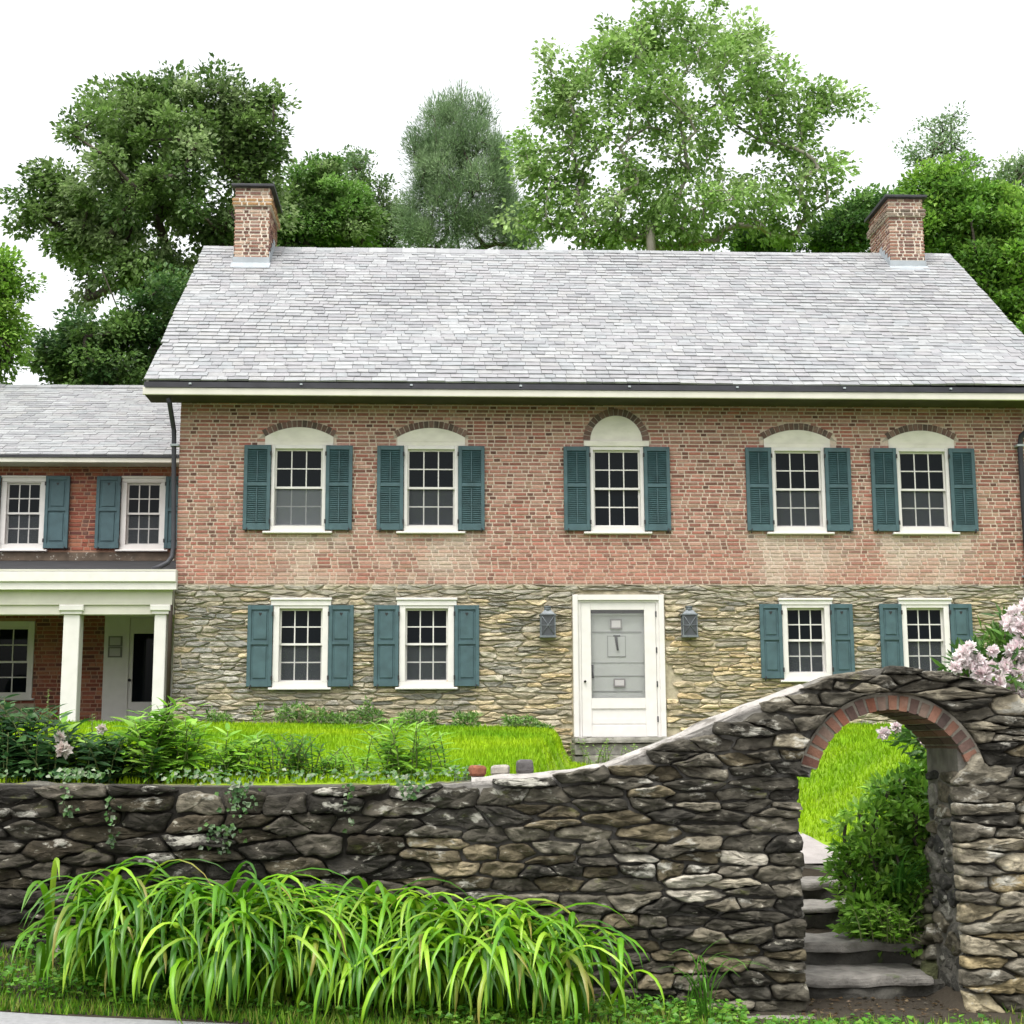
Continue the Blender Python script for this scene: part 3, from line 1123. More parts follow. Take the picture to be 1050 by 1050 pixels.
# chimneys
def chimney(x0, x1, y0, y1, base, top, shaft_pal, moss):
    c = MB()
    core = (.60, .53, .44)
    q = .012
    zc = top - .36
    c.box(x0 + q, x1 - q, y0 + q, y1 - q, base - .6, top - .03, 'brick_mortar', core)
    c.box(x0 + q - .04, x1 - q + .04, y0 + q - .04, y1 - q + .04, zc, zc + .135, 'brick_mortar', core)

    def tint(x, z, col):
        if zc - .01 < z < zc + .14:
            return col * .35 + np.array(moss) * .65
        return col
    for (a, b, lo, hi, g_) in ((x0, x1, base - .6, zc, 0), (x0, x1, zc + .135, top - .03, .018), (x0 - .04, x1 + .04, zc, zc + .135, .0)):
        off = .04 if lo == zc else 0
        v = brick_field(a, b, lo, hi, y0 + q - off, shaft_pal, None, tint, course=.061, length=.19, proud=.014, joint=.024)
        c.add(np.array(v[0]), v[1], 'brick', np.array(v[2]))
        v = brick_field(y0 - off, y1 + off, lo, hi, x1 - q + off, shaft_pal, None, tint, course=.061, length=.19, proud=.014, axis='y', flip=1, joint=.024)
        c.add(np.array(v[0]), v[1], 'brick', np.array(v[2]))
        v = brick_field(y0 - off, y1 + off, lo, hi, x0 + q - off, shaft_pal, None, tint, course=.061, length=.19, proud=.014, axis='y', flip=-1, joint=.024)
        c.add(np.array(v[0]), [tuple(reversed(f)) for f in v[1]], 'brick', np.array(v[2]))
    ch = c.build('chimney', house)
    k = MB()
    k.box(x0 - .06, x1 + .07, y0 - .07, y1 + .07, top - .03, top + .02, 'gutter_dark', b=.01)
    k.build('cap', ch)
    f = MB()
    zf = roofz(y0)
    f.box(x0 - .012, x1 + .012, y0 - .014, y0 + .0, zf - .05, zf + .13, 'lead')
    f.add([(x0 - .03, y0 - .16, roofz(y0 - .16) + .03), (x1 + .03, y0 - .16, roofz(y0 - .16) + .03), (x1 + .03, y0 - .01, zf + .035), (x0 - .03, y0 - .01, zf + .035),
           (x0 - .03, y0 - .16, roofz(y0 - .16) - .03), (x1 + .03, y0 - .16, roofz(y0 - .16) - .03)], [(0, 1, 2, 3), (4, 5, 1, 0)], 'lead')
    for xx, sg in ((x1 + .004, 1), (x0 - .004, -1)):
        n = 4
        for i in range(n):
            ya, yb = y0 + (4.0 - y0) * i / n, y0 + (4.0 - y0) * (i + 1) / n
            f.box(min(xx, xx + sg * .012), max(xx, xx + sg * .012), ya, yb, roofz(ya) - .05, roofz(yb) + .10, 'lead')
    f.build('flashing', ch)
    return ch


chimney(.20, .79, 3.30, 4.45, 9.74, 11.15, BRICKS_CHIM, (.34, .2, .07))
chimney(11.45, 12.06, 3.46, 4.60, 9.9, 11.17, BRICKS_CHIM, (.10, .095, .07))

# downspouts of the house
k = MB()
q = [pt(172.5, 408, -.48), pt(174, 414, -.46), pt(177.5, 436, -.06), pt(178.5, 442, -.05), pt(178.2, 500, -.05), pt(178, 560, -.05), pt(176.5, 571, -.08), pt(172, 577, -.12),
     pt(164, 581, -.16), pt(156, 584, -.18)]
k.tube(q, .035, 'gutter_dark', 8)
k.box(-.12, .0, -.10, .0, 5.95, 5.98, 'lead')
k.build('downspout', house)
k = MB()
k.tube([(12.42, -.48, 6.58), (12.40, -.45, 6.48), (12.10, -.085, 6.15), (12.08, -.08, 6.0), (12.08, -.08, 2.1)], .042, 'gutter_dark', 8)
for z in (6.0, 4.1):
    k.box(12.02, 12.14, -.127, .0, z, z + .03, 'lead')
k.build('downspout', house)

# door stoop
st = MB()
V, F, C = [], [], []


def block(x0, x1, y0, y1, z0, z1, amp=.012, n=(8, 4, 3)):
    """a rough stone slab: a box with lumpy faces and softened edges"""
    V, F = [], []
    idx = {}
    nx_, ny_, nz_ = n
    k0 = random.uniform(0, 90)

    def vid(i, j, k):
        if (i, j, k) not in idx:
            u, v, w = i / nx_, j / ny_, k / nz_
            x, y, z = x0 + (x1 - x0) * u, y0 + (y1 - y0) * v, z0 + (z1 - z0) * w
            ed = sum((1 if t in (0, 1) else 0) for t in (u, v, w))
            if ed >= 2:
                s = .006 + .006 * (ed - 2)
                x += s * (1 if u == 0 else -1 if u == 1 else 0)
                y += s * (1 if v == 0 else -1 if v == 1 else 0)
                z += s * (1 if w == 0 else -1 if w == 1 else 0)
            x += amp * n3(x, y + k0, z, 5)
            y += amp * 1.6 * n3(x + 7, y, z + k0, 5)
            z += amp * .6 * n3(x, y + 3, z + k0, 6)
            idx[(i, j, k)] = len(V)
            V.append((x, y, z))
        return idx[(i, j, k)]
    for i in range(nx_):
        for j in range(ny_):
            F.append((vid(i, j, nz_), vid(i + 1, j, nz_), vid(i + 1, j + 1, nz_), vid(i, j + 1, nz_)))
            F.append((vid(i, j, 0), vid(i, j + 1, 0), vid(i + 1, j + 1, 0), vid(i + 1, j, 0)))
    for i in range(nx_):
        for k in range(nz_):
            F.append((vid(i, 0, k), vid(i + 1, 0, k), vid(i + 1, 0, k + 1), vid(i, 0, k + 1)))
            F.append((vid(i, ny_, k), vid(i, ny_, k + 1), vid(i + 1, ny_, k + 1), vid(i + 1, ny_, k)))
    for j in range(ny_):
        for k in range(nz_):
            F.append((vid(0, j, k), vid(0, j, k + 1), vid(0, j + 1, k + 1), vid(0, j + 1, k)))
            F.append((vid(nx_, j, k), vid(nx_, j + 1, k), vid(nx_, j + 1, k + 1), vid(nx_, j, k + 1)))
    return np.array(V), F


mat('step_stone', attr=True, rough=.9, var=.4, scale=9, bump=.8, bscale=24, spots=[(7, .58, .1, (.10, .095, .075), .6), (6, .64, .08, (.09, .13, .03), .5)])
stoop = empty('doorstep', (6.2, -.5, 1.45), 'weathered stone doorstep under the white front door', 'doorstep')
l = Local((6.2, -.5, 1.45))
for z0, z1, y0, cc in ((1.78, 1.862, -.62, .24), (1.62, 1.775, -.56, .2), (1.4, 1.615, -.54, .17)):
    v, f = block(5.5, 6.95, y0, -.05, z0, z1, .014, (14, 5, 2))
    l.mb.add(v, f, 'step_stone', (cc, cc * .95, cc * .84), False)
l.build('slab', stoop)
l = Local((6.2, -.5, 1.45))
v, f = block(5.62, 6.8, -.95, -.60, 1.4, 1.62, .02, (12, 4, 2))
l.mb.add(v, f, 'step_stone', (.26, .245, .21), False)
l.build('step', stoop)

# wall lanterns beside the door
def lantern(px, label):
    x = FX(px, 640)
    z0 = FZ(653.5, 630)
    root = empty('wall_lantern', (x, -.03, z0), label, 'lantern', 'tin lanterns beside the front door')
    b = MB()
    w, dp, h = .098, .15, .30
    for sx in (-1, 1):
        b.box(sx * w - .007, sx * w + .007, -dp - .004, -dp + .01, .015, h, 'tin')
        b.box(sx * w - .007, sx * w + .007, -.012, .002, .015, h, 'tin')
    b.box(-w - .014, w + .014, -dp - .014, .03, -.012, .018, 'tin')
    b.box(-w - .016, w + .016, -dp - .016, .03, h, h + .016, 'tin')
    b.add([(-w, -dp, h + .016), (w, -dp, h + .016), (w, 0, h + .016), (-w, 0, h + .016), (-.05, -.115, h + .07), (.05, -.115, h + .07), (.05, -.03, h + .07), (-.05, -.03, h + .07)],
          [(0, 1, 5, 4), (1, 2, 6, 5), (2, 3, 7, 6), (3, 0, 4, 7), (4, 5, 6, 7)], 'tin')
    b.tube([(0, -.073, h + .06), (0, -.073, h + .115)], .05, 'tin', 12)
    b.tube([(0, -.073, h + .115), (0, -.073, h + .128)], [.06, .045], 'tin', 12)
    b.build('lantern_body', root)
    MB().box(-w + .004, w - .004, -dp + .004, -.008, .018, h, 'tin_glass').build('glass', root)
    gd = MB()
    for s in (-1, 1):
        gd.tube([(-s * (w - .01), -dp - .006, .03), (s * (w - .01), -dp - .006, h - .01)], .0045, 'tin', 6)
    gd.tube([(-w, -dp - .006, h * .52), (w, -dp - .006, h * .52)], .004, 'tin', 6)
    gd.build('wire_guard', root)
    return root


lantern(561, 'grey tin wall lantern on the stone left of the front door')
lantern(705.5, 'grey tin wall lantern on the stone right of the front door')

# ------------------------------------------------------------------ the brick wing with its porch
AY = 2.2
wing = empty('brick_wing', (-4, AY, 2), 'low brick wing with white porch at the left end of the house', 'house wing')
WO = np.array((-4, AY, 2))


class WMB(MB):
    def build(self, name, parent=None):
        if parent is wing:
            self.ch = [(V - WO, F, c, m, s) for V, F, c, m, s in self.ch]
        return MB.build(self, name, parent)


AX0 = -9.0
aw = [(-2.765, 1), (-.925, 1)]
holesA = [(-3.09, -2.44, 4.82, 5.86), (-1.235, -.62, 4.82, 5.86), (-3.4, -2.53, 2.56, 3.64), (-1.42, -.2, 2.1, 3.80)]


def wing_skip(a, b, z0, z1):
    return z1 > 4.60 and z0 < 4.74


def wing_mortar(x, z):
    return np.array([.34, .20, .14]) * (1 + .15 * n3(x, z, 3, 1.2))


V, F = wall_grid(AX0, -.005, 1.9, 6.2, AY, holesA, .12)
Cw = np.array([wing_mortar(v[0], v[2]) for v in V])
bV, bF, bC = brick_field(AX0, -.01, 2.05, 6.18, AY - .0005, BRICKS_RED, wing_skip, None, course=.062, length=.20, trim=[(h[0] - .03, h[1] + .03, h[2] - .05, h[3] + .03) for h in holesA])
w = WMB()
w.add(V, F, 'brick_mortar', Cw)
w.add(np.array(bV), bF, 'brick', np.array(bC))
w.add([(AX0, AY, 1.9), (AX0, 9.8, 1.9), (AX0, 9.8, 6.2), (AX0, 6.0, 8.2), (AX0, AY, 6.2)], [(4, 3, 2, 1, 0)], 'brick_mortar', (.28, .1, .07))
w.box(AX0 + .02, -.01, AY - .028, AY - .002, 4.605, 4.735, 'rotten_board')
w.box(-4.2, -2.45, AY - .03, AY - .002, 1.95, 2.42, 'house_mortar')
w.build('wall', wing)
sV, sF, sC = slates(AX0 - .3, -.005, AY - .37, 6.20, 6.0, 8.30, .150, .17, .36, SLATES, lift=.010, sagk=.008)
w = WMB()
w.add(np.array(sV), sF, 'slate', np.array(sC))
w.add([(AX0 - .28, AY - .34, 6.17), (-.006, AY - .34, 6.17), (-.006, 6.0, 8.26), (AX0 - .28, 6.0, 8.26), (-.006, 10.2, 6.17), (AX0 - .28, 10.2, 6.17)],
      [(0, 1, 2, 3), (3, 2, 4, 5)], 'gutter_dark')
x = AX0 - .3
while x < -.01:
    b = min(x + .28, -.006)
    z = 8.31 + random.uniform(0, .012)
    w.add([(x, 5.85, z - .06), (b - .004, 5.85, z - .06), (b - .004, 6.0, z + .02), (x, 6.0, z + .02), (x, 6.15, z - .06), (b - .004, 6.15, z - .06), (x, 5.85, z - .09), (b - .004, 5.85, z - .09)],
          [(0, 1, 2, 3), (3, 2, 5, 4), (6, 7, 1, 0)], 'slate', pick(SLATES, .08) * .8)
    x += .28
w.build('roof', wing)
w = WMB()
w.box(AX0 - .3, -.008, AY - .40, AY - .36, 6.075, 6.15, 'cream_paint', b=.006)
w.box(AX0 - .3, -.008, AY - .42, AY - .34, 6.152, 6.175, 'gutter_dark')
w.box(AX0 - .3, -.008, AY - .36, AY, 6.08, 6.11, 'cream_paint')
w.build('fascia', wing)
wingsub = wing
_shift = -WO


class ShiftedHelper:
    pass


def wing_window(*a, **k):
    win = window(wing, *a, **k)
    win.location = tuple(-WO)
    return win


for (c, _), hole in zip(aw, holesA[:2]):
    gw = .245
    fw_ = .345
    sh = ((c - fw_ - .37, c - fw_ - .0, 4.79, 5.92, True), (c + fw_ + .0, c + fw_ + .37, 4.79, 5.92, False))
    window_arch = (c - fw_, c + fw_, 5.84, 5.87, 5.935, .0, None)
    wd = wing_window(AY, c - gw, c + gw, 4.89, 5.355, 5.805, c - fw_, c + fw_, 5.84, c - .40, c + .40, 4.745, None, (c - fw_ - .0, c + fw_ + .0, 5.93), sh, 'panel')
wing_window(AY, -3.28, -2.60, 2.60, 3.06, 3.56, -3.37, -2.50, 3.67, -3.42, -2.46, 2.47, None, None, (), 'panel', screen=False)
# porch door
w = WMB()
P = 'white_paint'
w.box(-1.44, -1.10, AY - .04, AY + .1, 2.1, 3.80, P)
w.box(-1.10, -.12, AY - .038, AY + .1, 3.72, 3.80, P)
w.box(-1.10, -1.06, AY - .05, AY + .1, 2.1, 3.72, P)
w.box(-.40, -.12, AY - .04, AY + .1, 2.1, 3.72, P)
pd = w.build('porch_door', wing)


def sub(fn, name, par):
    b = MB()
    fn(b)
    b.ch = [(V - WO, F, c, m, s) for V, F, c, m, s in b.ch]
    return b.build(name, par)


def door_leaf(b):
    b.box(-1.06, -1.00, AY - .03, AY + .02, 2.12, 3.715, P)
    b.box(-.46, -.40, AY - .03, AY + .02, 2.12, 3.715, P)
    b.box(-1.00, -.46, AY - .0295, AY + .02, 3.48, 3.715, P)
    b.box(-1.00, -.46, AY - .0295, AY + .02, 2.12, 2.44, P)


sub(door_leaf, 'leaf', pd)
sub(lambda b: b.box(-1.0, -.46, AY - .008, AY - .004, 2.44, 3.48, 'glass'), 'pane', pd)
sub(lambda b: b.tube([(-1.035, AY - .08, 2.77), (-1.035, AY - .03, 2.77)], .022, 'iron', 8), 'handle', pd)
for z0, z1 in ((3.28, 3.44), (3.115, 3.275)):
    def nt(b):
        b.box(-1.375, -1.165, AY - .056, AY - .041, z0, z1, 'paper_frame')
        b.box(-1.35, -1.19, AY - .060, AY - .0555, z0 + .022, z1 - .022, 'paper')
    sub(nt, 'framed_notice', pd)
# porch roof, entablature, columns
w = WMB()
w.add([(AX0, -.12, 4.185), (-.006, -.12, 4.185), (-.006, AY - .03, 4.60), (AX0, AY - .03, 4.60), (AX0, -.12, 4.12), (-.006, -.12, 4.12), (-.006, AY - .03, 4.5), (AX0, AY - .03, 4.5)],
      [(0, 1, 2, 3), (4, 7, 6, 5), (1, 5, 6, 2), (0, 3, 7, 4), (0, 4, 5, 1)], 'roof_felt')
w.build('porch_roof', wing)
w = WMB()
C_ = 'cream_paint'
w.box(AX0, .06, -.30, -.16, 4.0, 4.15, 'white_paint', b=.012)
w.box(AX0, .06, -.27, -.16, 3.90, 4.0, 'white_paint')
w.box(AX0, .06, -.30, -.16, 4.15, 4.175, 'cream_paint')
w.box(AX0, -.008, -.16, .10, 3.70, 4.11, C_)
w.box(AX0, -.008, -.13, .07, 3.57, 3.70, C_)
w.box(AX0, -.01, .10, AY - .03, 3.80, 3.84, C_)
w.build('entablature', wing)
for x0, x1 in ((-6.4, -6.16), (-3.95, -3.71), (-1.50, -1.255), (-.262, -.075)):
    w = WMB()
    zg = 2.05
    w.box(x0 + .012, x1 - .012, -.12, .10, zg, 3.575, 'white_paint', b=.008)
    w.box(x0 - .02, x1 + .02, -.15, .12, 3.575, 3.615, 'white_paint')
    w.box(x0 - .045, x1 + .045, -.175, .13, 3.615, 3.70, 'white_paint', b=.012)
    w.build('column', wing)
w = WMB()
w.tube([(-.03, -.13, 4.0), (-.03, -.13, 3.55), (-.03, -.125, 2.08)], .03, 'downspout_brown', 8)
w.build('downspout', wing)
w = WMB()
w.box(AX0, -.012, .12, AY - .03, 1.7, 2.10, 'gray_stone')
w.build('porch_floor', wing)

# a chair back shows at the very edge, on the porch
ch = empty('porch_chair', (-3.0, 1.0, 2.1), 'grey wicker chair on the porch by the lower window', 'chair')
w = MB()
arc = [(-.24 * math.cos(math.pi * i / 10), .0, .56 + .26 * math.sin(math.pi * i / 10)) for i in range(11)]
w.prism([(-.24, .40)] + [(.24, .40)] + [(-a[0], a[2]) for a in arc], .18, .22, 'wicker')
w.build('backrest', ch)
MB().box(-.26, .26, -.25, .2, .34, .41, 'wicker').build('seat', ch)
for sx in (-1, 1):
    for sy in (-.21, .17):
        MB().tube([(sx * .22, sy, 0), (sx * .21, sy, .345)], .022, 'wicker', 8).build('leg', ch)

# ------------------------------------------------------------------ garden wall with the arched gateway
wall = empty('garden_wall', (4, WY, 0), 'dark rubble stone garden wall sweeping up to a brick-lined arched gateway', 'stone wall')
WOF = np.array((4, WY, 0))
ACX, ACZ, AR, AO = 6.655, 1.452, .520, .622
JL, JR = 6.02, 7.10
JLS, JRS = 6.035, 7.045         # face stones lap the corner of the jambs
TOPX = [-8, .9, 2.1, 3.56, 3.94, 4.38, 4.76, 5.28, 5.67, 6.06, 6.33, 6.66, 6.98, 7.24, 7.56, 8.1, 8.8, 12]
TOPZ = [1.60, 1.55, 1.53, 1.52, 1.555, 1.575, 1.635, 1.835, 2.0, 2.13, 2.235, 2.285, 2.25, 2.18, 2.07, 1.88, 1.75, 1.7]


def wtop(x):
    return float(np.interp(x, TOPX, TOPZ))


def prism_profile(xs, botf, topf, y0, y1):
    V, F = [], []
    n = len(xs)
    for x in xs:
        b, t = botf(x), topf(x)
        V += [(x, y0, b), (x, y0, t), (x, y1, t), (x, y1, b)]
    for i in range(n - 1):
        a, b = i * 4, i * 4 + 4
        F += [(a, b, b + 1, a + 1), (a + 1, b + 1, b + 2, a + 2), (a + 2, b + 2, b + 3, a + 3), (a + 3, b + 3, b, a)]
    F += [(0, 1, 2, 3), (4 * n - 1, 4 * n - 2, 4 * n - 3, 4 * n - 4)]
    return np.array(V), F


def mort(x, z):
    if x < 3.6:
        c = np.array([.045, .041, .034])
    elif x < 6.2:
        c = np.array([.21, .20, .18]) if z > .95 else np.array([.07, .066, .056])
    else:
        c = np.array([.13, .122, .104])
    return c


fy0, fy1 = WY + .015, WY + WT - .015
wb = MB()
for xs, bf in ((np.arange(-8, JL + .001, .10), lambda x: -.3), (np.linspace(JL, JR, 60), lambda x: (ACZ + math.sqrt(max(0, (AR + .03) ** 2 - (x - ACX) ** 2))) if abs(x - ACX) < AR + .03 else 1.56),
               (np.arange(JR, 12, .1), lambda x: -.3)):
    xs = list(xs)
    if bf(0) == -.3 and xs[0] < 0:
        xs.append(JL) if JL - xs[-1] > 1e-4 else None
    v, f = prism_profile(xs, lambda x: max(bf(x), -.3), lambda x: wtop(x) - .03, fy0, fy1)
    cc = np.array([mort(a[0], a[2]) for a in v])
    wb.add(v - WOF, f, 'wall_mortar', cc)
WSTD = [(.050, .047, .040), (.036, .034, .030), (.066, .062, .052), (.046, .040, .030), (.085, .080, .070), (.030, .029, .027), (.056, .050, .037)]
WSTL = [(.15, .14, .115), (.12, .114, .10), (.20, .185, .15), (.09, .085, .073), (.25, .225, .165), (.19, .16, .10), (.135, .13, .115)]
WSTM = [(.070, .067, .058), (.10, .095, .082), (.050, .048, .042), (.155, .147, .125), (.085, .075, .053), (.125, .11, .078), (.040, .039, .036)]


def wall_col(x, z):
    return wall_col0(x, z) * np.array([1.07, 1.01, .89]) * (1.7 if random.random() < .13 else .9)


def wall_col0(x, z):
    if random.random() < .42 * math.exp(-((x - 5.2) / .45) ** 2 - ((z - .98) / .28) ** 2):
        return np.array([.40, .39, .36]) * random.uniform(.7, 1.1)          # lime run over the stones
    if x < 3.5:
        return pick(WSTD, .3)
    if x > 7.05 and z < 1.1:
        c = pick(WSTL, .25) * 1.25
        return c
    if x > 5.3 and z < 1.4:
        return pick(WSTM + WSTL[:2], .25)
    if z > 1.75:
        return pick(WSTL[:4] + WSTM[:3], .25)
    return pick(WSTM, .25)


def wall_clamp(x, z):
    z = min(z, wtop(x) - .015)
    z = max(z, -.2)
    if z < 1.5:
        if x < ACX:
            x = min(x, JLS)
        else:
            x = max(x, JRS)
    rr = math.hypot(x - ACX, z - ACZ)
    lim = AO + .014
    if rr < lim and z > (1.53 if x > ACX else 1.57):
        k = lim / max(rr, 1e-4)
        x, z = ACX + (x - ACX) * k, ACZ + (z - ACZ) * k
    if x < ACX and 1.45 < z <= 1.57:
        x = min(x, JL + .09)
    elif z <= 1.53 and x > ACX:
        x = max(x, JRS)
    elif z <= 1.45 and x < ACX:
        x = min(x, JLS)
    return np.array((x, z))


sets = [(rubble_seeds(-8, 3.55, -.1, 1.55, .08, .19, .17, .46, .16, .25, .42), 2.0, .075),
        (rubble_seeds(3.55, 5.3, -.1, 1.95, .06, .16, .11, .36, .18, .25, .4), 1.8, .06),
        (rubble_seeds(5.3, 6.1, -.1, 1.5, .05, .12, .13, .38, .16, .15, .4), 2.3, .05),
        (rubble_seeds(5.3, 7.4, 1.53, 2.4, .08, .15, .11, .30, .2, .15, .25), 1.5, .055),
        (rubble_seeds(7.10, 12, -.1, 1.5, .065, .15, .12, .34, .16, .2, .35), 1.6, .07),
        (rubble_seeds(7.4, 12, 1.53, 2.4, .09, .18, .14, .38, .2, .15, .3), 1.6, .055)]
lims = [(-9, 3.55, -1, 3), (3.55, 5.3, -1, 3), (5.3, 6.3, -1, 1.53), (5.3, 7.4, 1.53, 3), (6.9, 13, -1, 1.53), (7.4, 13, 1.53, 3)]
alls = []
for (sd_, a_, d_), lm in zip(sets, lims):
    sd_ = sd_[(sd_[:, 0] > lm[0]) & (sd_[:, 0] < lm[1]) & (sd_[:, 1] > lm[2]) & (sd_[:, 1] < lm[3])]
    alls.append(sd_)
alls = np.vstack(alls)
# keep seeds out of the gateway and above the crest
keep = []
for x, z in alls:
    if math.hypot(x - ACX, z - ACZ) < AO + .05 and z > 1.5:
        continue
    keep.append((x, z))
keep = [k for k in keep if not (JL < k[0] < JR and k[1] < 1.5)]
for x, z in list(keep):                              # mirror seeds stand in the opening and are dropped again: the joint falls on the jamb
    if z < 1.56:
        if JL - .42 < x < JL:
            keep.append((2 * JLS - x, z))
        elif JR < x < JR + .42:
            keep.append((2 * JRS - x, z))
for t in np.linspace(.42, math.pi - .35, 13):
    keep.append((ACX + (AO - .13) * math.cos(t), ACZ + (AO - .13) * math.sin(t)))


def wall_drop(x, z):
    return z > wtop(x) - .015 or (JL < x < JR and z < 1.62) or (math.hypot(x - ACX, z - ACZ) < AO + .02 and z > (1.53 if x > ACX else 1.57))


for t in np.linspace(.25, math.pi - .22, 11):          # a ring of stones over the arch
    keep.append((ACX + (AO + .08) * math.cos(t), ACZ + (AO + .08) * math.sin(t)))
keep = np.array(keep)
d_ok = []
for i, k_ in enumerate(keep):
    if i and min(((keep[:i] - k_) ** 2).sum(1)) < .05 ** 2:
        continue
    d_ok.append(i)
keep = keep[d_ok]
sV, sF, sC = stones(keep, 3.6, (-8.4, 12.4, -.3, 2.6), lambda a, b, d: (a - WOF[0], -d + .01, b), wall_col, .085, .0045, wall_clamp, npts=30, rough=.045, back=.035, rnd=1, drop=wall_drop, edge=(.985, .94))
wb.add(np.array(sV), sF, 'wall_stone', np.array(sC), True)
# stones of the two jambs, and the back; dark tones stand in for deep shade
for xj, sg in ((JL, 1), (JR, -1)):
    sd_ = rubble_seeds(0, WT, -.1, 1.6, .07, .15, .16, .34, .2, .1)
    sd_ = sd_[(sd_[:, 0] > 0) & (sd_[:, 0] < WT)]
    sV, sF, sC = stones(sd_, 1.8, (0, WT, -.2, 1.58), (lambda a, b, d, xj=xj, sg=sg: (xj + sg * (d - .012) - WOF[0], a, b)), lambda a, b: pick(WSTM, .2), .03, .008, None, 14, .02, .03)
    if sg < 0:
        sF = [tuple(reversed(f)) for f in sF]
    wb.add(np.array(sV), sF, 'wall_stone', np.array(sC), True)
wb.build('rubble_stone', wall)
# coping of pale mortar and flat stones
cb = MB()


def coping(xs, dz, y0, y1, m, c=None, jit=.012):
    V, F = [], []
    ny_ = 6
    for x in xs:
        for k in range(ny_):
            y = y0 + (y1 - y0) * k / (ny_ - 1)
            e = .035 * (abs(k / (ny_ - 1) - .5) * 2) ** 3
            V.append((x, y + .012 * n3(x, y, 1, 4), wtop(x) + dz - e + jit * n3(x, y, 5, 5)))
    for i in range(len(xs) - 1):
        for k in range(ny_ - 1):
            a = i * ny_ + k
            F.append((a, a + ny_, a + ny_ + 1, a + 1))
    n = len(V)
    V += [(x, y0 + .004, wtop(x) - .06) for x in xs]
    for i in range(len(xs) - 1):
        F.append((i * ny_, n + i, n + i + 1, (i + 1) * ny_))
    V = np.array(V) - WOF
    return V, F


v, f = coping(np.arange(3.9, 6.12, .04), -.002, WY + .012, WY + .30, 'coping_mortar', jit=.02)
cb.add(v, f, 'coping_mortar', None, True)
v, f = coping(np.arange(3.9, 6.12, .05), -.06, WY + .28, WY + WT, 'mossy_cap', jit=.03)
cb.add(v, f, 'mossy_cap', None, True)
v, f = coping(np.arange(6.1, 12, .07), -.024, WY + .02, WY + WT, 'wall_stone')
cb.add(v, f, 'wall_stone', (.17, .16, .14), True)
v, f = coping(np.arange(-8, 3.92, .07), -.028, WY + .02, WY + WT, 'mossy_cap', jit=.03)
cb.add(v, f, 'mossy_cap', None, True)
cb.build('coping', wall)
# brick arch ring through the wall
ab = MB()
a0, a1 = R(12), R(165)
n = 21
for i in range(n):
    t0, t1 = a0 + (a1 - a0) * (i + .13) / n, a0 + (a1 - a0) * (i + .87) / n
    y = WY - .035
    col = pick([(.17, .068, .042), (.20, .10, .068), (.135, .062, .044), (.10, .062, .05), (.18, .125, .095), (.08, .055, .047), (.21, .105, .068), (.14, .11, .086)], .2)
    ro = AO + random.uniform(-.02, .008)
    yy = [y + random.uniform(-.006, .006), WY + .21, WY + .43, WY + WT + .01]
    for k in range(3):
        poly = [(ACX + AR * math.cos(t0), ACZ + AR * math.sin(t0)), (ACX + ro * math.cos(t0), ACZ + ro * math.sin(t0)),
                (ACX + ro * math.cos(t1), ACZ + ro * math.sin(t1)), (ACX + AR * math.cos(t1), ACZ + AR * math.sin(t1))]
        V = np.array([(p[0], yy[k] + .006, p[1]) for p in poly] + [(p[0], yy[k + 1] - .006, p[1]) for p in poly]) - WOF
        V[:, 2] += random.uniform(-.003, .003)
        ab.add(V, [(0, 1, 2, 3), (7, 6, 5, 4), (0, 4, 5, 1), (1, 5, 6, 2), (2, 6, 7, 3), (3, 7, 4, 0)], 'brick', col if k == 0 else col * .8)  # inner rows darkened: shade under the arch put into the brick colour
V, F = [], []
for i in range(41):                                   # mortar bed of the ring
    t = a0 + (a1 - a0) * i / 40
    for rr, y in ((AR + .006, WY - .022), (AO + .012, WY - .022), (AO + .012, WY + WT), (AR + .006, WY + WT)):
        V.append((ACX + rr * math.cos(t) - WOF[0], y - WOF[1], ACZ + rr * math.sin(t)))
for i in range(40):
    for k in range(4):
        F.append((i * 4 + k, i * 4 + (k + 1) % 4, i * 4 + 4 + (k + 1) % 4, i * 4 + 4 + k))
ab.add(V, F, 'wall_mortar', (.20, .18, .145))
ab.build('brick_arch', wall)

# steps behind the gateway
steps = empty('stone_steps', (6.6, -9.6, .1), 'worn grey stone steps rising behind the arched gateway', 'steps')
SO = np.array((6.6, -9.6, .1))
for y, z, x0, x1, h in ((-10.5, .22, 5.85, 7.12, .17), (-10.0, .378, 5.92, 7.15, .15), (-9.4, .56, 6.0, 7.2, .17), (-9.0, .708, 6.05, 7.25, .14), (-8.62, .805, 6.1, 7.17, .10)):
    v, f = block(x0, x1 - random.uniform(.0, .12), y, y + .62, z - random.uniform(.05, .075), z, .034, (28, 10, 3))
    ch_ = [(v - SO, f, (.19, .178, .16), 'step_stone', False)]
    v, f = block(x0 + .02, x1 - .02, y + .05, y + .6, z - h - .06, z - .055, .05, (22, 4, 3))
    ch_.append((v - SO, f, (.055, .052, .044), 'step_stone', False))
    mesh_obj('step', ch_, steps)

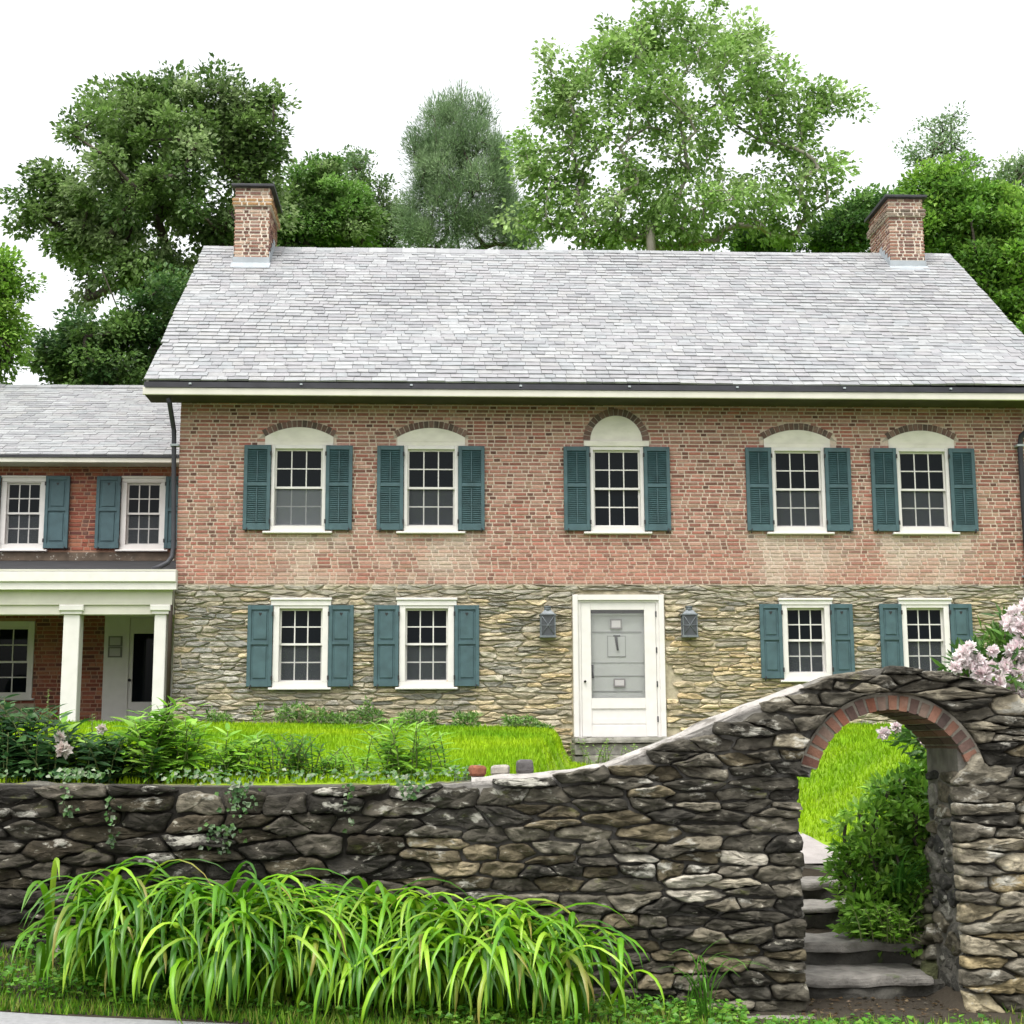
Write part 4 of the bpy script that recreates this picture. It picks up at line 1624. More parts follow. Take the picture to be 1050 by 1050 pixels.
# rubble cheek wall on the right of the steps
cheek = empty('cheek_wall', (7.25, -9.4, 0), 'mossy rubble retaining wall along the right side of the steps', 'retaining wall')
CO = np.array((7.25, -9.4, 0))
sd_ = rubble_seeds(0, 1.8, 0, 1.1, .09, .16, .16, .32, .3, .1)
sd_ = sd_[(sd_[:, 0] > 0) & (sd_[:, 0] < 1.8)]
sV, sF, sC = stones(sd_, 1.6, (0, 1.8, -.1, 1.1), lambda a, b, d: (7.03 - d + .16 * b - CO[0], -10.3 + a - CO[1], b), lambda a, b: pick([(.09, .088, .06), (.12, .11, .075), (.07, .075, .035), (.14, .13, .1)], .2),
                    .05, .01, None, 14, .03, .03)
sF = [tuple(reversed(f)) for f in sF]
mesh_obj('rubble', [(np.array(sV), sF, np.array(sC), 'wall_stone', True),
                    (np.array([(7.05, -10.3, -.1), (7.05, -8.5, -.1), (7.22, -8.5, 1.1), (7.22, -10.3, 1.1), (7.9, -8.5, 1.15), (7.9, -10.3, 1.15)]) - CO, [(0, 3, 2, 1), (3, 5, 4, 2)], (.07, .07, .04), 'wall_mortar', False)], cheek)

# loose blocks on the wall top
for px, wd, hh, dp, mt, lab, nm, cat, rz in ((489.5, .115, .075, .09, 'red_brick', 'broken red brick lying on top of the garden wall', 'loose_brick', 'brick', .5),
                                    (513, .125, .07, .10, 'pale_stone', 'pale cream stone between the red brick and grey block on the wall', 'loose_stone', 'stone', -.2),
                                    (538, .11, .095, .10, 'gray_stone', 'square dark grey block on the wall top beside a pale stone', 'loose_block', 'block', .15)):
    p = pt(px, 797, WY + .22)
    v, f = block(-wd / 2, wd / 2, -dp / 2, dp / 2, 0, hh, .012, (5, 4, 4))
    o = mesh_obj(nm, [(v, f, None, mt, False)])
    o.location = (p[0], WY + .22, wtop(p[0]) - .004)
    o.rotation_euler = (0, 0, rz)
    tag(o, lab, cat)

# edging board in front of the left gate jamb
p0, p1 = pt(672, 1041, WY - .22), pt(836, 1038, WY - .22)
v, f = block(p0[0], p1[0], WY - .30, WY - .16, .02, .085, .006, (16, 3, 2))
tag(mesh_obj('edging_board', [(v, f, None, 'board', False)]), 'weathered grey edging board on the ground at the foot of the gate jamb', 'board')


# ------------------------------------------------------------------ foliage
def unit(v):
    return v / np.maximum(np.linalg.norm(v, axis=-1, keepdims=True), 1e-6)


def leaf_mesh(P, D, N, Ln, Wd, C, fold=.18):
    """four-cornered leaves: P base, D direction, N face normal"""
    D, N = unit(D), unit(N)
    S = unit(np.cross(D, N))
    N = np.cross(S, D)
    Ln, Wd = Ln[:, None], Wd[:, None]
    V = np.stack([P, P + D * Ln * .42 + S * Wd * .5 + N * Wd * fold, P + D * Ln, P + D * Ln * .42 - S * Wd * .5 + N * Wd * fold], 1)
    F = np.arange(len(P) * 4).reshape(-1, 4)
    return V.reshape(-1, 3), F, np.repeat(C, 4, 0)


def strips(P, S, Wd, C, keel=.25, N=None):
    """ribbons: P (n,s,3) centre lines, S (n,s,3) side vectors, Wd (n,s) widths; three verts across with a keel"""
    n, s, _ = P.shape
    T = np.gradient(P, axis=1)
    NN = unit(np.cross(S, T))
    A = P - S * Wd[..., None] * .5
    B = P - NN * (Wd * keel)[..., None]
    Cc = P + S * Wd[..., None] * .5
    V = np.stack([A, B, Cc], 2).reshape(-1, 3)
    idx = np.arange(n * s * 3).reshape(n, s, 3)
    F = np.concatenate([np.stack([idx[:, :-1, k], idx[:, :-1, k + 1], idx[:, 1:, k + 1], idx[:, 1:, k]], -1).reshape(-1, 4) for k in (0, 1)])
    if C.ndim == 2:
        Cv = np.repeat(C, s * 3, 0)
    else:
        Cv = np.repeat(C.reshape(-1, 3), 3, 0)
    return V, F, Cv


def arch_blades(base, n, lmin, lmax, wid, bend, az=None, elev=(70, 88), segs=10, pal=((.1, .3, .02),), jit=.25, spread=.1, tipcol=None, wprof=None):
    """n arching ribbons springing from base"""
    az = rng.uniform(0, 2 * math.pi, n) if az is None else np.where(np.sin(az) > .12, -az, az)
    el = np.radians(rng.uniform(*elev, n))
    L = rng.uniform(lmin, lmax, n)
    bd = np.radians(rng.uniform(*bend, n))
    t = np.linspace(0, 1, segs)
    ang = el[:, None] - bd[:, None] * (t[None] ** 1.6)
    ds = L[:, None] / (segs - 1)
    hx = np.concatenate([np.zeros((n, 1)), np.cumsum(np.cos(ang[:, :-1]) * ds, 1)], 1)
    hz = np.concatenate([np.zeros((n, 1)), np.cumsum(np.sin(ang[:, :-1]) * ds, 1)], 1)
    drift = rng.normal(0, .12, n)[:, None] * (t ** 2)[None]
    a = az[:, None] + drift
    b = np.asarray(base)[None, :] + np.stack([rng.normal(0, spread, n), rng.normal(0, spread, n) * .7, np.zeros(n)], 1)
    P = np.stack([b[:, :1] + np.cos(a) * hx, b[:, 1:2] + np.sin(a) * hx, b[:, 2:3] + hz], -1)
    tw = rng.normal(0, .35, n)[:, None] * t[None]
    S = np.stack([-np.sin(a + tw), np.cos(a + tw), np.zeros_like(a)], -1)
    prof = (np.interp(t, [0, .12, .5, .85, 1], [.7, .95, 1, .6, .03]) if wprof is None else wprof)
    Wd = wid * rng.uniform(.7, 1.15, n)[:, None] * prof[None]
    C = np.array([pal[i] for i in rng.integers(0, len(pal), n)]) * (1 + rng.uniform(-jit, jit, (n, 1)))
    Cs = np.repeat(C[:, None, :], segs, 1)
    if tipcol is not None:
        k = (rng.random(n) < .055)[:, None] * np.clip((t - .55) / .45, 0, 1)[None]
        Cs = Cs * (1 - k[..., None]) + np.array(tipcol) * k[..., None]
    return P, S, Wd, Cs


def in_house(x, y):
    return (x > -9) & (y > np.where(x < 0, .05, -.12))


# lawn blades
def lawn():
    n = 150000
    # denser where it is near
    y = -10.25 + 10.2 * rng.random(n) ** 1.15
    x = rng.uniform(-4.5, 10.5, n)
    px = path_x(y)
    k = ((np.abs(x - px) > .50 + .06 * np.sin(y * 7)) | (y < -8.6)) & ~in_house(x, y) & ~((y < -8.5) & (np.abs(x - 6.6) < .75)) & ~((y > -1.0) & (np.abs(x - 6.2) < .8))
    k &= ~((y < -8.4) & (x > 6.9) & (x < 7.4))
    x, y = x[k], y[k]
    z = terrain(x, y)
    n = len(x)
    tone = grass_tone(x, y) * rng.uniform(.75, 1.25, (n, 1))
    h = rng.uniform(.035, .075, n) * (1 + .5 * (rng.random(n) < .04)) * 1.0
    az = rng.uniform(0, 2 * math.pi, n)
    ln = rng.uniform(.1, .7, n) * h
    w = rng.uniform(.006, .012, n) * np.interp(y, [-10, 0], [1, 1.5])
    b = np.stack([x, y, z - .004], 1)
    sx = np.stack([-np.sin(az), np.cos(az), np.zeros(n)], 1) * w[:, None]
    tip = b + np.stack([np.cos(az) * ln, np.sin(az) * ln, h], 1)
    V = np.stack([b - sx, b + sx, tip], 1).reshape(-1, 3)
    return V, np.arange(n * 3).reshape(-1, 3), np.repeat(tone, 3, 0)


V, F, C = lawn()
tag(mesh_obj('lawn_grass', [(V, F, C, 'grass', False)]), 'short bright yellow-green lawn grass rising to the house', 'grass', kind='stuff')

# verge: short grass and clover along the road
n = 26000
x = rng.uniform(-1.5, 9.5, n)
e = road_edge(x)
y = e + (WY - .02 - e) * rng.random(n) ** 1.5
k = ~((x > 5.55) & (x < 7.3) & (y > -11.35))
x, y = x[k], y[k]
n = len(x)
z = terrain(x, y)
az = rng.uniform(0, 6.28, n)
h = rng.uniform(.03, .085, n)
w = rng.uniform(.004, .008, n)
b = np.stack([x, y, z - .004], 1)
sx = np.stack([-np.sin(az), np.cos(az), np.zeros(n)], 1) * w[:, None]
tip = b + np.stack([np.cos(az) * h * .5, np.sin(az) * h * .5, h], 1)
C = np.array([(.10, .25, .015), (.16, .30, .02), (.07, .19, .015), (.22, .26, .05)])[rng.integers(0, 4, n)] * rng.uniform(.7, 1.2, (n, 1))
tag(mesh_obj('verge_grass', [(np.stack([b - sx, b + sx, tip], 1).reshape(-1, 3), np.arange(n * 3).reshape(-1, 3), np.repeat(C, 3, 0), 'grass', False)]),
    'short rough grass along the edge of the road', 'grass', kind='stuff')
n = 9000
x = rng.uniform(-1.0, 7.0, n)
e = road_edge(x)
y = e + .12 + (WY - .02 - e - .12) * rng.random(n)
k = ((x < 1.7) | (rng.random(n) < .8)) & ~((x > 5.6) & (y > -11.5)) & (np.array([n3(a, b, 0, 2.5) for a, b in zip(x, y)]) > -.18)
x, y = x[k], y[k]
n = len(x)
z = terrain(x, y) + rng.uniform(.02, .10, n) * np.where(x < 1.8, 1.5, .9)
az = rng.uniform(0, 6.28, n)
D = np.stack([np.cos(az), np.sin(az), rng.uniform(-.2, .4, n)], 1)
N = np.stack([rng.normal(0, .35, n), rng.normal(-.2, .35, n), np.ones(n)], 1)
Ln = rng.uniform(.025, .055, n)
C = np.array([(.085, .25, .02), (.13, .31, .03), (.06, .19, .02), (.18, .34, .04)])[rng.integers(0, 4, n)] * rng.uniform(.7, 1.2, (n, 1))
V, F, C = leaf_mesh(np.stack([x, y, z], 1), D, N, Ln, Ln * .9, C)
tag(mesh_obj('ground_cover', [(V, F, C, 'leaf', False)]), 'low clover and ground ivy between the daylilies and the road', 'ground cover', kind='stuff')

# leaf litter on the gateway floor
n = 260
x, y = rng.uniform(5.95, 7.15, n), rng.uniform(-11.25, -10.5, n)
P = np.stack([x, y, terrain(x, y) + .012], 1)
az = rng.uniform(0, 6.28, n)
D = np.stack([np.cos(az), np.sin(az), rng.normal(0, .15, n)], 1)
N = np.stack([rng.normal(0, .3, n), rng.normal(0, .3, n), np.ones(n)], 1)
Ln = rng.uniform(.02, .05, n)
C = np.array([(.12, .075, .035), (.08, .05, .025), (.18, .13, .07), (.05, .04, .02)])[rng.integers(0, 4, n)]
V, F, C = leaf_mesh(P, D, N, Ln, Ln * .6, C)
tag(mesh_obj('leaf_litter', [(V, F, C, 'leaf', False)]), 'dead brown leaves on the dirt under the arch', 'dead leaves', kind='stuff')

# daylilies
LILY = [(.085, .24, .006), (.14, .32, .010), (.04, .14, .006), (.22, .42, .016), (.10, .27, .008), (.31, .50, .04), (.055, .175, .008)]
spots = [(x, -11.27) for x in np.linspace(1.72, 4.42, 10)] + [(x, -11.55) for x in np.linspace(1.78, 4.25, 9)]
for i, (bx, by) in enumerate(spots):
    bx, by = bx + random.uniform(-.1, .1), by + random.uniform(-.08, .08)
    bz = float(terrain(bx, by))
    back_row = i < 10
    nb = random.randint(58, 74) if back_row else random.randint(48, 62)
    aim = -math.pi / 2 + np.interp(bx, [1.7, 2.2, 3.9, 4.4], [.45, .1, -.15, -.5]) + random.uniform(-.25, .25)
    az = rng.normal(aim, (.95 if back_row else .8) * (.7 if bx < 1.95 or bx > 4.05 else 1), nb)
    k = random.uniform(.92, 1.08) * (1 if back_row else .88) * (1 if bx < 4.4 else .92)
    P, S, Wd, Cs = arch_blades((bx, by, bz), nb, (.72 if back_row else .8) * k, (1.28 if back_row else 1.3) * k, .040, (135, 205) if back_row else (135, 215), az, (72, 92) if back_row else (58, 86), 13, LILY, .35, .13, (.32, .24, .06))
    zz = terrain(P[..., 0], P[..., 1]) + .015
    P[..., 2] = np.maximum(P[..., 2], zz)
    P[..., 1] = np.minimum(P[..., 1], WY - .07)
    V, F, C = strips(P, S, Wd, Cs)
    loc = np.array((bx, by, bz))
    o = mesh_obj('daylily', [(V - loc, F, C, 'lily', True)])
    o.location = loc
    tag(o, 'clump of arching strap-leaved daylily in the row below the stone wall', 'daylily', 'daylily clumps below the garden wall')
# a thin lone clump by the gate
bx, by = 5.28, -11.35
loc = np.array((bx, by, float(terrain(bx, by))))
P, S, Wd, Cs = arch_blades(loc, 15, .5, .95, .013, (80, 150), rng.uniform(-2.6, .3, 15), (60, 88), 11, [(.07, .2, .02), (.10, .26, .03)], .2, .05)
P[..., 1] = np.minimum(P[..., 1], WY - .07)
V, F, C = strips(P, S, Wd, Cs)
o = mesh_obj('daylily', [(V - loc, F, C, 'lily', True)])
o.location = loc
tag(o, 'thin sparse daylily tuft alone beside the gate jamb, right of the row', 'daylily')


# generic leafy plants
def plant(name, label, cat, base, nst, hgt, lean, leafL, leafW, pal, per=14, droop=.3, flowers=None, group=None, whorl=True, spread=.12, leafmin=.15):
    root = empty(name, base, label, cat, group)
    Ps, Ds, Ns, Ls, Ws, Cs = [], [], [], [], [], []
    st = MB()
    tips = []
    for s in range(int(nst * 1.4)):
        az = random.uniform(0, 6.28)
        ln = random.uniform(0, lean)
        h = hgt * random.uniform(.65, 1.05)
        b = Vector((random.gauss(0, spread), random.gauss(0, spread * .6), -.02))
        pts = [b + Vector((math.cos(az) * ln * t * t, math.sin(az) * ln * t * t * .7, h * t)) for t in (0, .25, .5, .75, 1)]
        st.tube(pts, [.006, .005, .005, .004, .002], 'stem', 5)
        tips.append(pts[-1])
        for k in range(per):
            t = leafmin + (1 - leafmin) * (k + random.random()) / per
            f = t * 4
            i = min(3, int(f))
            p = pts[i].lerp(pts[i + 1], f - i)
            a = k * 2.4 + random.uniform(-.4, .4)
            up_ = random.uniform(-.1, .7) - droop + .6 * t
            Ps.append(p)
            Ds.append((math.cos(a), math.sin(a), up_))
            Ns.append((random.gauss(0, .25) - .4 * math.cos(a) * up_, random.gauss(0, .25) - .4 * math.sin(a) * up_ - .2, 1))
            sc = random.uniform(.6, 1.1) * (1 - .35 * t)
            Ls.append(leafL * sc)
            Ws.append(leafW * sc)
            Cs.append(pick(pal, .22))
    st.build('stem', root)
    Ps, Ds, Ns = (np.array([tuple(q) for q in A]) for A in (Ps, Ds, Ns))
    Ls, Ws, Cs = np.array(Ls), np.array(Ws), np.array(Cs)
    # curved three-piece leaves
    D, N = unit(Ds), unit(Ns)
    S = unit(np.cross(D, N))
    N = np.cross(S, D)
    t = np.linspace(0, 1, 5)
    P = Ps[:, None] + D[:, None] * (Ls[:, None] * t)[..., None] - N[:, None] * (Ls[:, None] * .25 * t ** 2)[..., None]
    Wd = Ws[:, None] * np.array([.25, .9, 1, .65, .05])[None]
    V, F, C = strips(P, np.repeat(S[:, None], 5, 1), Wd, Cs, keel=.15)
    mesh_obj('leaves', [(V, F, C, 'leaf', True)], root)
    if flowers:
        for (fx, fy, fz, fr, pal2) in flowers:
            blossom(root, (fx, fy, fz), fr, pal2)
    return root


def blossom(parent, c, r, pal, n=60, name='flower'):
    d = unit(rng.normal(0, 1, (n, 3)) + np.array([0, -.35, .35]))
    P = np.array(c)[None] + d * r * .25
    N = unit(d + rng.normal(0, .5, (n, 3)))
    D = unit(d + rng.normal(0, .6, (n, 3)))
    L = r * rng.uniform(.55, .9, n)
    C = np.array([pal[i] for i in rng.integers(0, len(pal), n)]) * rng.uniform(.9, 1.08, (n, 1))
    V, F, C = leaf_mesh(P, D, np.cross(D, rng.normal(0, 1, (n, 3))), L, L * .75, C, .12)
    return mesh_obj(name, [(V, F, C, 'petal', False)], parent)


def gp(px, py, Y):
    p = pt(px, py, Y)
    return (float(p[0]), Y, float(terrain(p[0], Y)))


DARK = [(.028, .085, .022), (.04, .11, .03), (.02, .065, .02), (.055, .13, .035)]
MID = [(.07, .20, .02), (.10, .26, .03), (.05, .15, .02), (.13, .30, .04)]
LIGHT = [(.19, .40, .035), (.24, .46, .05), (.14, .32, .03), (.30, .50, .09)]
WHITE = [(.66, .62, .56), (.64, .54, .50), (.66, .64, .58)]
PINK = [(.84, .74, .75), (.86, .81, .80), (.80, .65, .68), (.86, .84, .82), (.84, .77, .77)]
plant('peony', 'tall dark-leaved peony at the left end of the wall top', 'peony', gp(6, 790, -10.05), 22, .58, .28, .17, .062, DARK, 22, spread=.17)
plant('peony', 'dark-leaved peony with white blooms above the garden wall', 'peony', gp(75, 795, -10.1), 26, .36, .30, .15, .058, DARK, 22, spread=.20,
      flowers=[(-.05, -.2, .30, .055, WHITE), (-.01, -.25, .22, .07, WHITE), (.2, -.08, .36, .045, WHITE)])
plant('peony', 'low dark-leaved peony without blooms next to bright green phlox', 'peony', gp(125, 798, -10.1), 18, .33, .24, .14, .056, DARK, 22, spread=.16)
plant('phlox', 'tall bright green leafy phlox standing before the porch columns', 'phlox', gp(152, 798, -10.1), 13, .56, .2, .21, .06, LIGHT, 22, spread=.16)
plant('phlox', 'bright green leafy phlox in front of the stone corner of the house', 'phlox', gp(188, 798, -10.05), 12, .46, .2, .20, .06, LIGHT, 20, spread=.15)
plant('phlox', 'shorter pale green phlox at the right end of its bed', 'phlox', gp(228, 800, -10.05), 11, .33, .16, .16, .05, LIGHT, 18, spread=.15)
plant('weed', 'small bushy weed with brown seed head on the lawn edge', 'weed', gp(300, 803, -10.0), 18, .34, .26, .11, .026, MID, 22, spread=.16)
plant('weed', 'low light green weed beside the lily-like narrow-leaved plant', 'weed', gp(345, 803, -10.0), 12, .22, .2, .10, .03, LIGHT, 20, spread=.16)
plant('lily_plant', 'pale narrow-leaved bushy plant on the lawn edge left of the loose bricks', 'plant', gp(416, 803, -10.05), 17, .42, .30, .18, .034, LIGHT, 22, spread=.14)
for px, h, lab in ((28, .62, 'thin dry weed stalk in front of the porch window'), (45, .66, 'thin dry weed stalk just left of the wide porch column'), (96, .62, 'slender leafy weed just right of the wide porch column')):
    plant('weed_stalk', lab, 'weed', gp(px, 795, -9.6), 1, h, .04, .05, .016, [(.2, .24, .09), (.16, .24, .07)], 22, spread=.01, leafmin=.5)
for px, py, Y, lab in ((548, 795, -10.3, 'small blue-green weed behind the grey block on the wall'), (478, 797, -10.3, 'small blue-green weed left of the loose red brick')):
    plant('weed', lab, 'weed', gp(px, py, Y), 7, .15, .1, .06, .03, [(.14, .24, .12), (.1, .2, .1)], 9, spread=.06)
plant('weed', 'ragged weed sprouting on the doorstep before the door', 'weed', (5.75, -1.15, 1.5), 9, .36, .2, .07, .022, LIGHT, 12, spread=.14)
plant('weed', 'sparse pale weed at the right side of the doorstep', 'weed', (6.25, -1.3, 1.5), 7, .3, .2, .07, .02, LIGHT, 12, spread=.16)

# foundation weeds: a ragged strip along the foot of the stone wall
n = 5200
x = rng.uniform(.05, 5.3, n)
hh = np.array([.20 + .16 * n3(a, 0, 0, 2.0) + .22 * max(0, n3(a, 4, 0, 5)) for a in x]) * np.interp(x, [0, 4.4, 5.3], [1.1, 1.0, .35])
y = -.10 - .38 * rng.random(n) ** 1.3
z = terrain(x, y) + hh * rng.random(n) ** .8
D = np.stack([rng.normal(0, 1, n), rng.normal(-.4, .8, n), rng.normal(.5, .6, n)], 1)
N = np.stack([rng.normal(0, .4, n), rng.normal(-.5, .4, n), np.ones(n)], 1)
kk_ = np.array([n3(a, 2, 0, 3.2) for a in x]) > -.12
x, y, z, D, N = x[kk_], y[kk_], z[kk_], D[kk_], N[kk_]
n = len(x)
C = np.array([(.10, .23, .035), (.16, .31, .06), (.20, .33, .08), (.07, .17, .03), (.26, .31, .14)])[rng.integers(0, 5, n)] * rng.uniform(.65, 1.2, (n, 1))
Ln = rng.uniform(.04, .10, n)
V, F, C = leaf_mesh(np.stack([x, y, z], 1), D, N, Ln, Ln * rng.uniform(.2, .5, n), C)
tag(mesh_obj('foundation_weeds', [(V, F, C, 'leaf', False)]), 'ragged weeds along the foot of the stone house wall', 'weeds', kind='stuff')

# ivy over the wall
def ivy():
    P, N = [], []
    for _ in range(800):                     # along the crest
        x = random.uniform(1.25, 3.9) if random.random() < .85 else random.uniform(.6, 1.4)
        dens = .30 + 1.3 * n3(x, 0, 0, 2.6)
        if random.random() > dens + .1:
            continue
        y = WY - .05 + random.random() ** .8 * .5
        P.append((x, y, wtop(x) + .02 + random.uniform(0, .06) - (.09 * random.random() if y < WY else 0)))
        N.append((random.gauss(0, .4), random.gauss(-.5, .4), 1))
    for px, y0, y1, w, k in ((245, 800, 835, .13, 75), (228, 845, 872, .14, 60), (115, 815, 868, .05, 36), (70, 805, 835, .06, 22), (357, 805, 855, .02, 18), (420, 800, 818, .1, 50)):
        for _ in range(k):
            t = random.random() ** 1.3
            q = pt(px + random.gauss(0, 1) * w * 78 * (1 - .3 * t), y0 + (y1 - y0) * t, WY - .08)
            P.append((q[0], WY - .075 - random.random() * .04, q[2]))
            N.append((random.gauss(0, .4), -1, random.gauss(.5, .4)))
    P, N = np.array(P), np.array(N)
    n = len(P)
    D = np.stack([rng.normal(0, 1, n), rng.normal(-.5, .4, n), rng.normal(-.5, .6, n)], 1)
    C = np.array([(.10, .20, .07), (.17, .26, .13), (.06, .15, .04), (.30, .35, .24), (.09, .20, .04)])[rng.integers(0, 5, n)]
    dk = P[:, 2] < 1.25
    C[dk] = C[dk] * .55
    Ln = rng.uniform(.022, .045, n)
    return leaf_mesh(P, D, N, Ln, Ln * .9, C * rng.uniform(.75, 1.2, (n, 1)))


V, F, C = ivy()
iv = mesh_obj('ivy', [(V, F, C, 'leaf', False)])
tag(iv, 'variegated ivy trailing over the crest of the dark garden wall', 'ivy')


# ------------------------------------------------------------------ trees and shrubs
def crown(name, label, cat, base, lobes, nclump, per, cr, leafL, leafW, pal, bark='bark', trunk_r=.25, group=None, flat=.6, needle=False, sag=0.0, twig=.35,
          clump_part='crown', lighten=None):
    """lobes: (centre, radii, weight). Clumps of leaves fill the lobes, limbs grow from the trunk to every clump."""
    base = np.array(base, dtype=float)
    root = empty(name, tuple(base), label, cat, group)
    wts = np.array([l[2] for l in lobes], dtype=float)
    wts /= wts.sum()
    cen = []
    tries = 0
    while len(cen) < nclump and tries < nclump * 30:
        tries += 1
        l = lobes[rng.choice(len(lobes), p=wts)]
        d = rng.normal(0, 1, 3)
        d /= np.linalg.norm(d)
        rr = rng.random() ** (1 / 2.4)
        p = np.array(l[0]) + d * rr * np.array(l[1])
        if p[2] < base[2] + .2:
            continue
        if cen and min(((np.array(cen) - p) ** 2).sum(1)) < (cr * .55) ** 2:
            continue
        cen.append(p)
    cen = np.array(cen)
    # skeleton: trunk line to the middle of the crown, then each clump hooks on to the nearest node nearer the foot
    mid = (np.array([l[0] for l in lobes]) * wts[:, None]).sum(0)
    top = np.array([mid[0], mid[1], max(l[0][2] + l[1][2] * .55 for l in lobes)])
    low = np.array([base[0], base[1], base[2]])
    fork = low + (mid - low) * .55
    fork[:2] = low[:2] + (mid[:2] - low[:2]) * .25
    nodes = [low, low + (fork - low) * .5, fork]
    par = [-1, 0, 1]
    for t in np.linspace(.2, 1, 7):
        q = fork + (top - fork) * t + rng.normal(0, .04, 3) * np.linalg.norm(top - fork)
        par.append(len(nodes) - 1)
        nodes.append(q)
    nt_ = len(nodes)
    order = np.argsort(((cen - fork) ** 2).sum(1))
    for i in order:
        c = cen[i]
        A = np.array(nodes[2:])
        d = np.linalg.norm(A - c, axis=1)
        cost = d + .35 * np.maximum(0, A[:, 2] - c[2] + .2) * 2
        j = int(np.argmin(cost)) + 2
        a = nodes[j]
        m1 = a + (c - a) * .5 + rng.normal(0, .06, 3) * np.linalg.norm(c - a) + np.array([0, 0, .06 * np.linalg.norm(c - a)])
        par.append(j)
        nodes.append(m1)
        par.append(len(nodes) - 1)
        nodes.append(c)
    cnt = np.ones(len(nodes))
    for i in range(len(nodes) - 1, 0, -1):
        if par[i] >= 0:
            cnt[par[i]] += cnt[i]
    rad = trunk_r * (cnt / cnt[0]) ** .45
    rad = np.maximum(rad, .012)
    rad[0] = trunk_r * 1.25
    V, F = [], []
    kk = 6
    for i in range(1, len(nodes)):
        a, b = np.array(nodes[par[i]]), np.array(nodes[i])
        d = b - a
        ln = np.linalg.norm(d)
        if ln < 1e-4:
            continue
        d /= ln
        s = np.cross(d, (0.3, 1, .2))
        s /= np.linalg.norm(s)
        q = np.cross(d, s)
        o = len(V)
        ra = min(rad[par[i]], rad[i] * 1.5)
        for e_, r_ in ((a, ra), (b, rad[i])):
            for k in range(kk):
                t = 2 * math.pi * k / kk
                V.append(e_ + (s * math.cos(t) + q * math.sin(t)) * r_)
        for k in range(kk):
            F.append((o + k, o + (k + 1) % kk, o + kk + (k + 1) % kk, o + kk + k))
    mesh_obj('trunk', [(np.array(V) - base, F, None, bark, True)], root)
    # leaves
    n = len(cen) * per
    ci = np.repeat(np.arange(len(cen)), per)
    csz = (cr * rng.uniform(.65, 1.25, len(cen)))[ci]
    g = rng.normal(0, 1, (n, 3))
    g = g / np.linalg.norm(g, axis=1, keepdims=True) * (rng.random(n) ** .5)[:, None]
    off = g * csz[:, None] * np.array([1, 1, flat])
    out = unit(cen - (mid + (0, 0, -.5)))[ci]
    P = cen[ci] + off
    D = unit(off / csz[:, None] + out * .5 + rng.normal(0, .5, (n, 3)) + np.array([0, 0, -.25]))
    N = rng.normal(0, .55, (n, 3)) + np.array([0, -.15, .9]) + out * .3
    if needle:
        D = unit(off / csz[:, None] + out * .3 + rng.normal(0, .35, (n, 3)) + np.array([0, 0, .55]))
        N = rng.normal(0, 1, (n, 3))
    L = leafL * rng.uniform(.6, 1.25, n)
    ct = np.array([pal[i] for i in rng.integers(0, len(pal), len(cen))]) * rng.uniform(.8, 1.2, (len(cen), 1))
    C = .6 * ct[ci] + .4 * np.array([pal[i] for i in rng.integers(0, len(pal), n)])
    C = C * rng.uniform(.75, 1.25, (n, 1))
    V, F, C = leaf_mesh(P, D, N, L, L * leafW, C)
    mesh_obj(clump_part, [(V - base, F, C, 'leaf', False)], root)
    return root, cen


def lobes_px(Y, specs):
    out = []
    for s in specs:
        px, py, rx_, rz_ = s[:4]
        p = pt(px, py, Y)
        k = (np.linalg.norm(p - CAM)) / FPX
        dy = s[5] if len(s) > 5 else 0
        out.append(((p[0], Y + dy, p[2]), (rx_ * k, max(rx_, rz_) * k * .8, rz_ * k), s[4]))
    return out


OAK = [(.11, .20, .04), (.19, .30, .085), (.06, .125, .028), (.32, .42, .19), (.13, .225, .05)]
SYC = [(.22, .37, .085), (.30, .46, .13), (.14, .25, .055), (.40, .54, .22), (.21, .36, .08)]
PINE = [(.16, .26, .115), (.205, .31, .145), (.125, .21, .095), (.27, .38, .19)]
MAP = [(.11, .24, .045), (.15, .31, .05), (.08, .18, .035), (.19, .35, .075)]
BRI = [(.17, .34, .035), (.24, .43, .06), (.12, .26, .03), (.33, .52, .09)]
DRK = [(.05, .12, .03), (.07, .155, .04), (.04, .095, .028), (.085, .175, .045)]

Y = 13
crown('oak_tree', 'big dark green oak with wide crown behind the left chimney', 'tree', gp(195, 400, Y),
      lobes_px(Y, [(165, 190, 120, 85, 5), (85, 235, 62, 60, 2), (125, 125, 60, 38, 1.6), (205, 115, 55, 32, 1.3), (262, 135, 46, 44, 1.3), (240, 210, 60, 70, 1.8), (130, 280, 70, 40, 1),
                   (60, 205, 36, 30, .7), (190, 300, 50, 50, .7)]), 215, 270, .50, .14, .66, OAK, 'bark', .27, flat=.8)
Y = 10
crown('maple_tree', 'low dark maple under the oak, above the wing roof', 'tree', gp(110, 400, Y),
      lobes_px(Y, [(95, 355, 62, 30, 2), (150, 345, 36, 44, 1.3), (60, 372, 30, 26, .8), (175, 320, 26, 50, .8), (110, 385, 70, 25, 1)]), 85, 260, .46, .115, .66, DRK + OAK[:2], 'bark', .14)
Y = 6.5
crown('ash_tree', 'bright green tree cut off by the left edge above the wing', 'tree', gp(-30, 400, Y),
      lobes_px(Y, [(-30, 300, 46, 44, 2), (2, 285, 24, 26, 1), (0, 335, 16, 34, .8), (-20, 375, 28, 24, .8), (-60, 330, 50, 80, 2)]), 110, 200, .40, .11, .62, BRI, 'bark', .14)
Y = 17
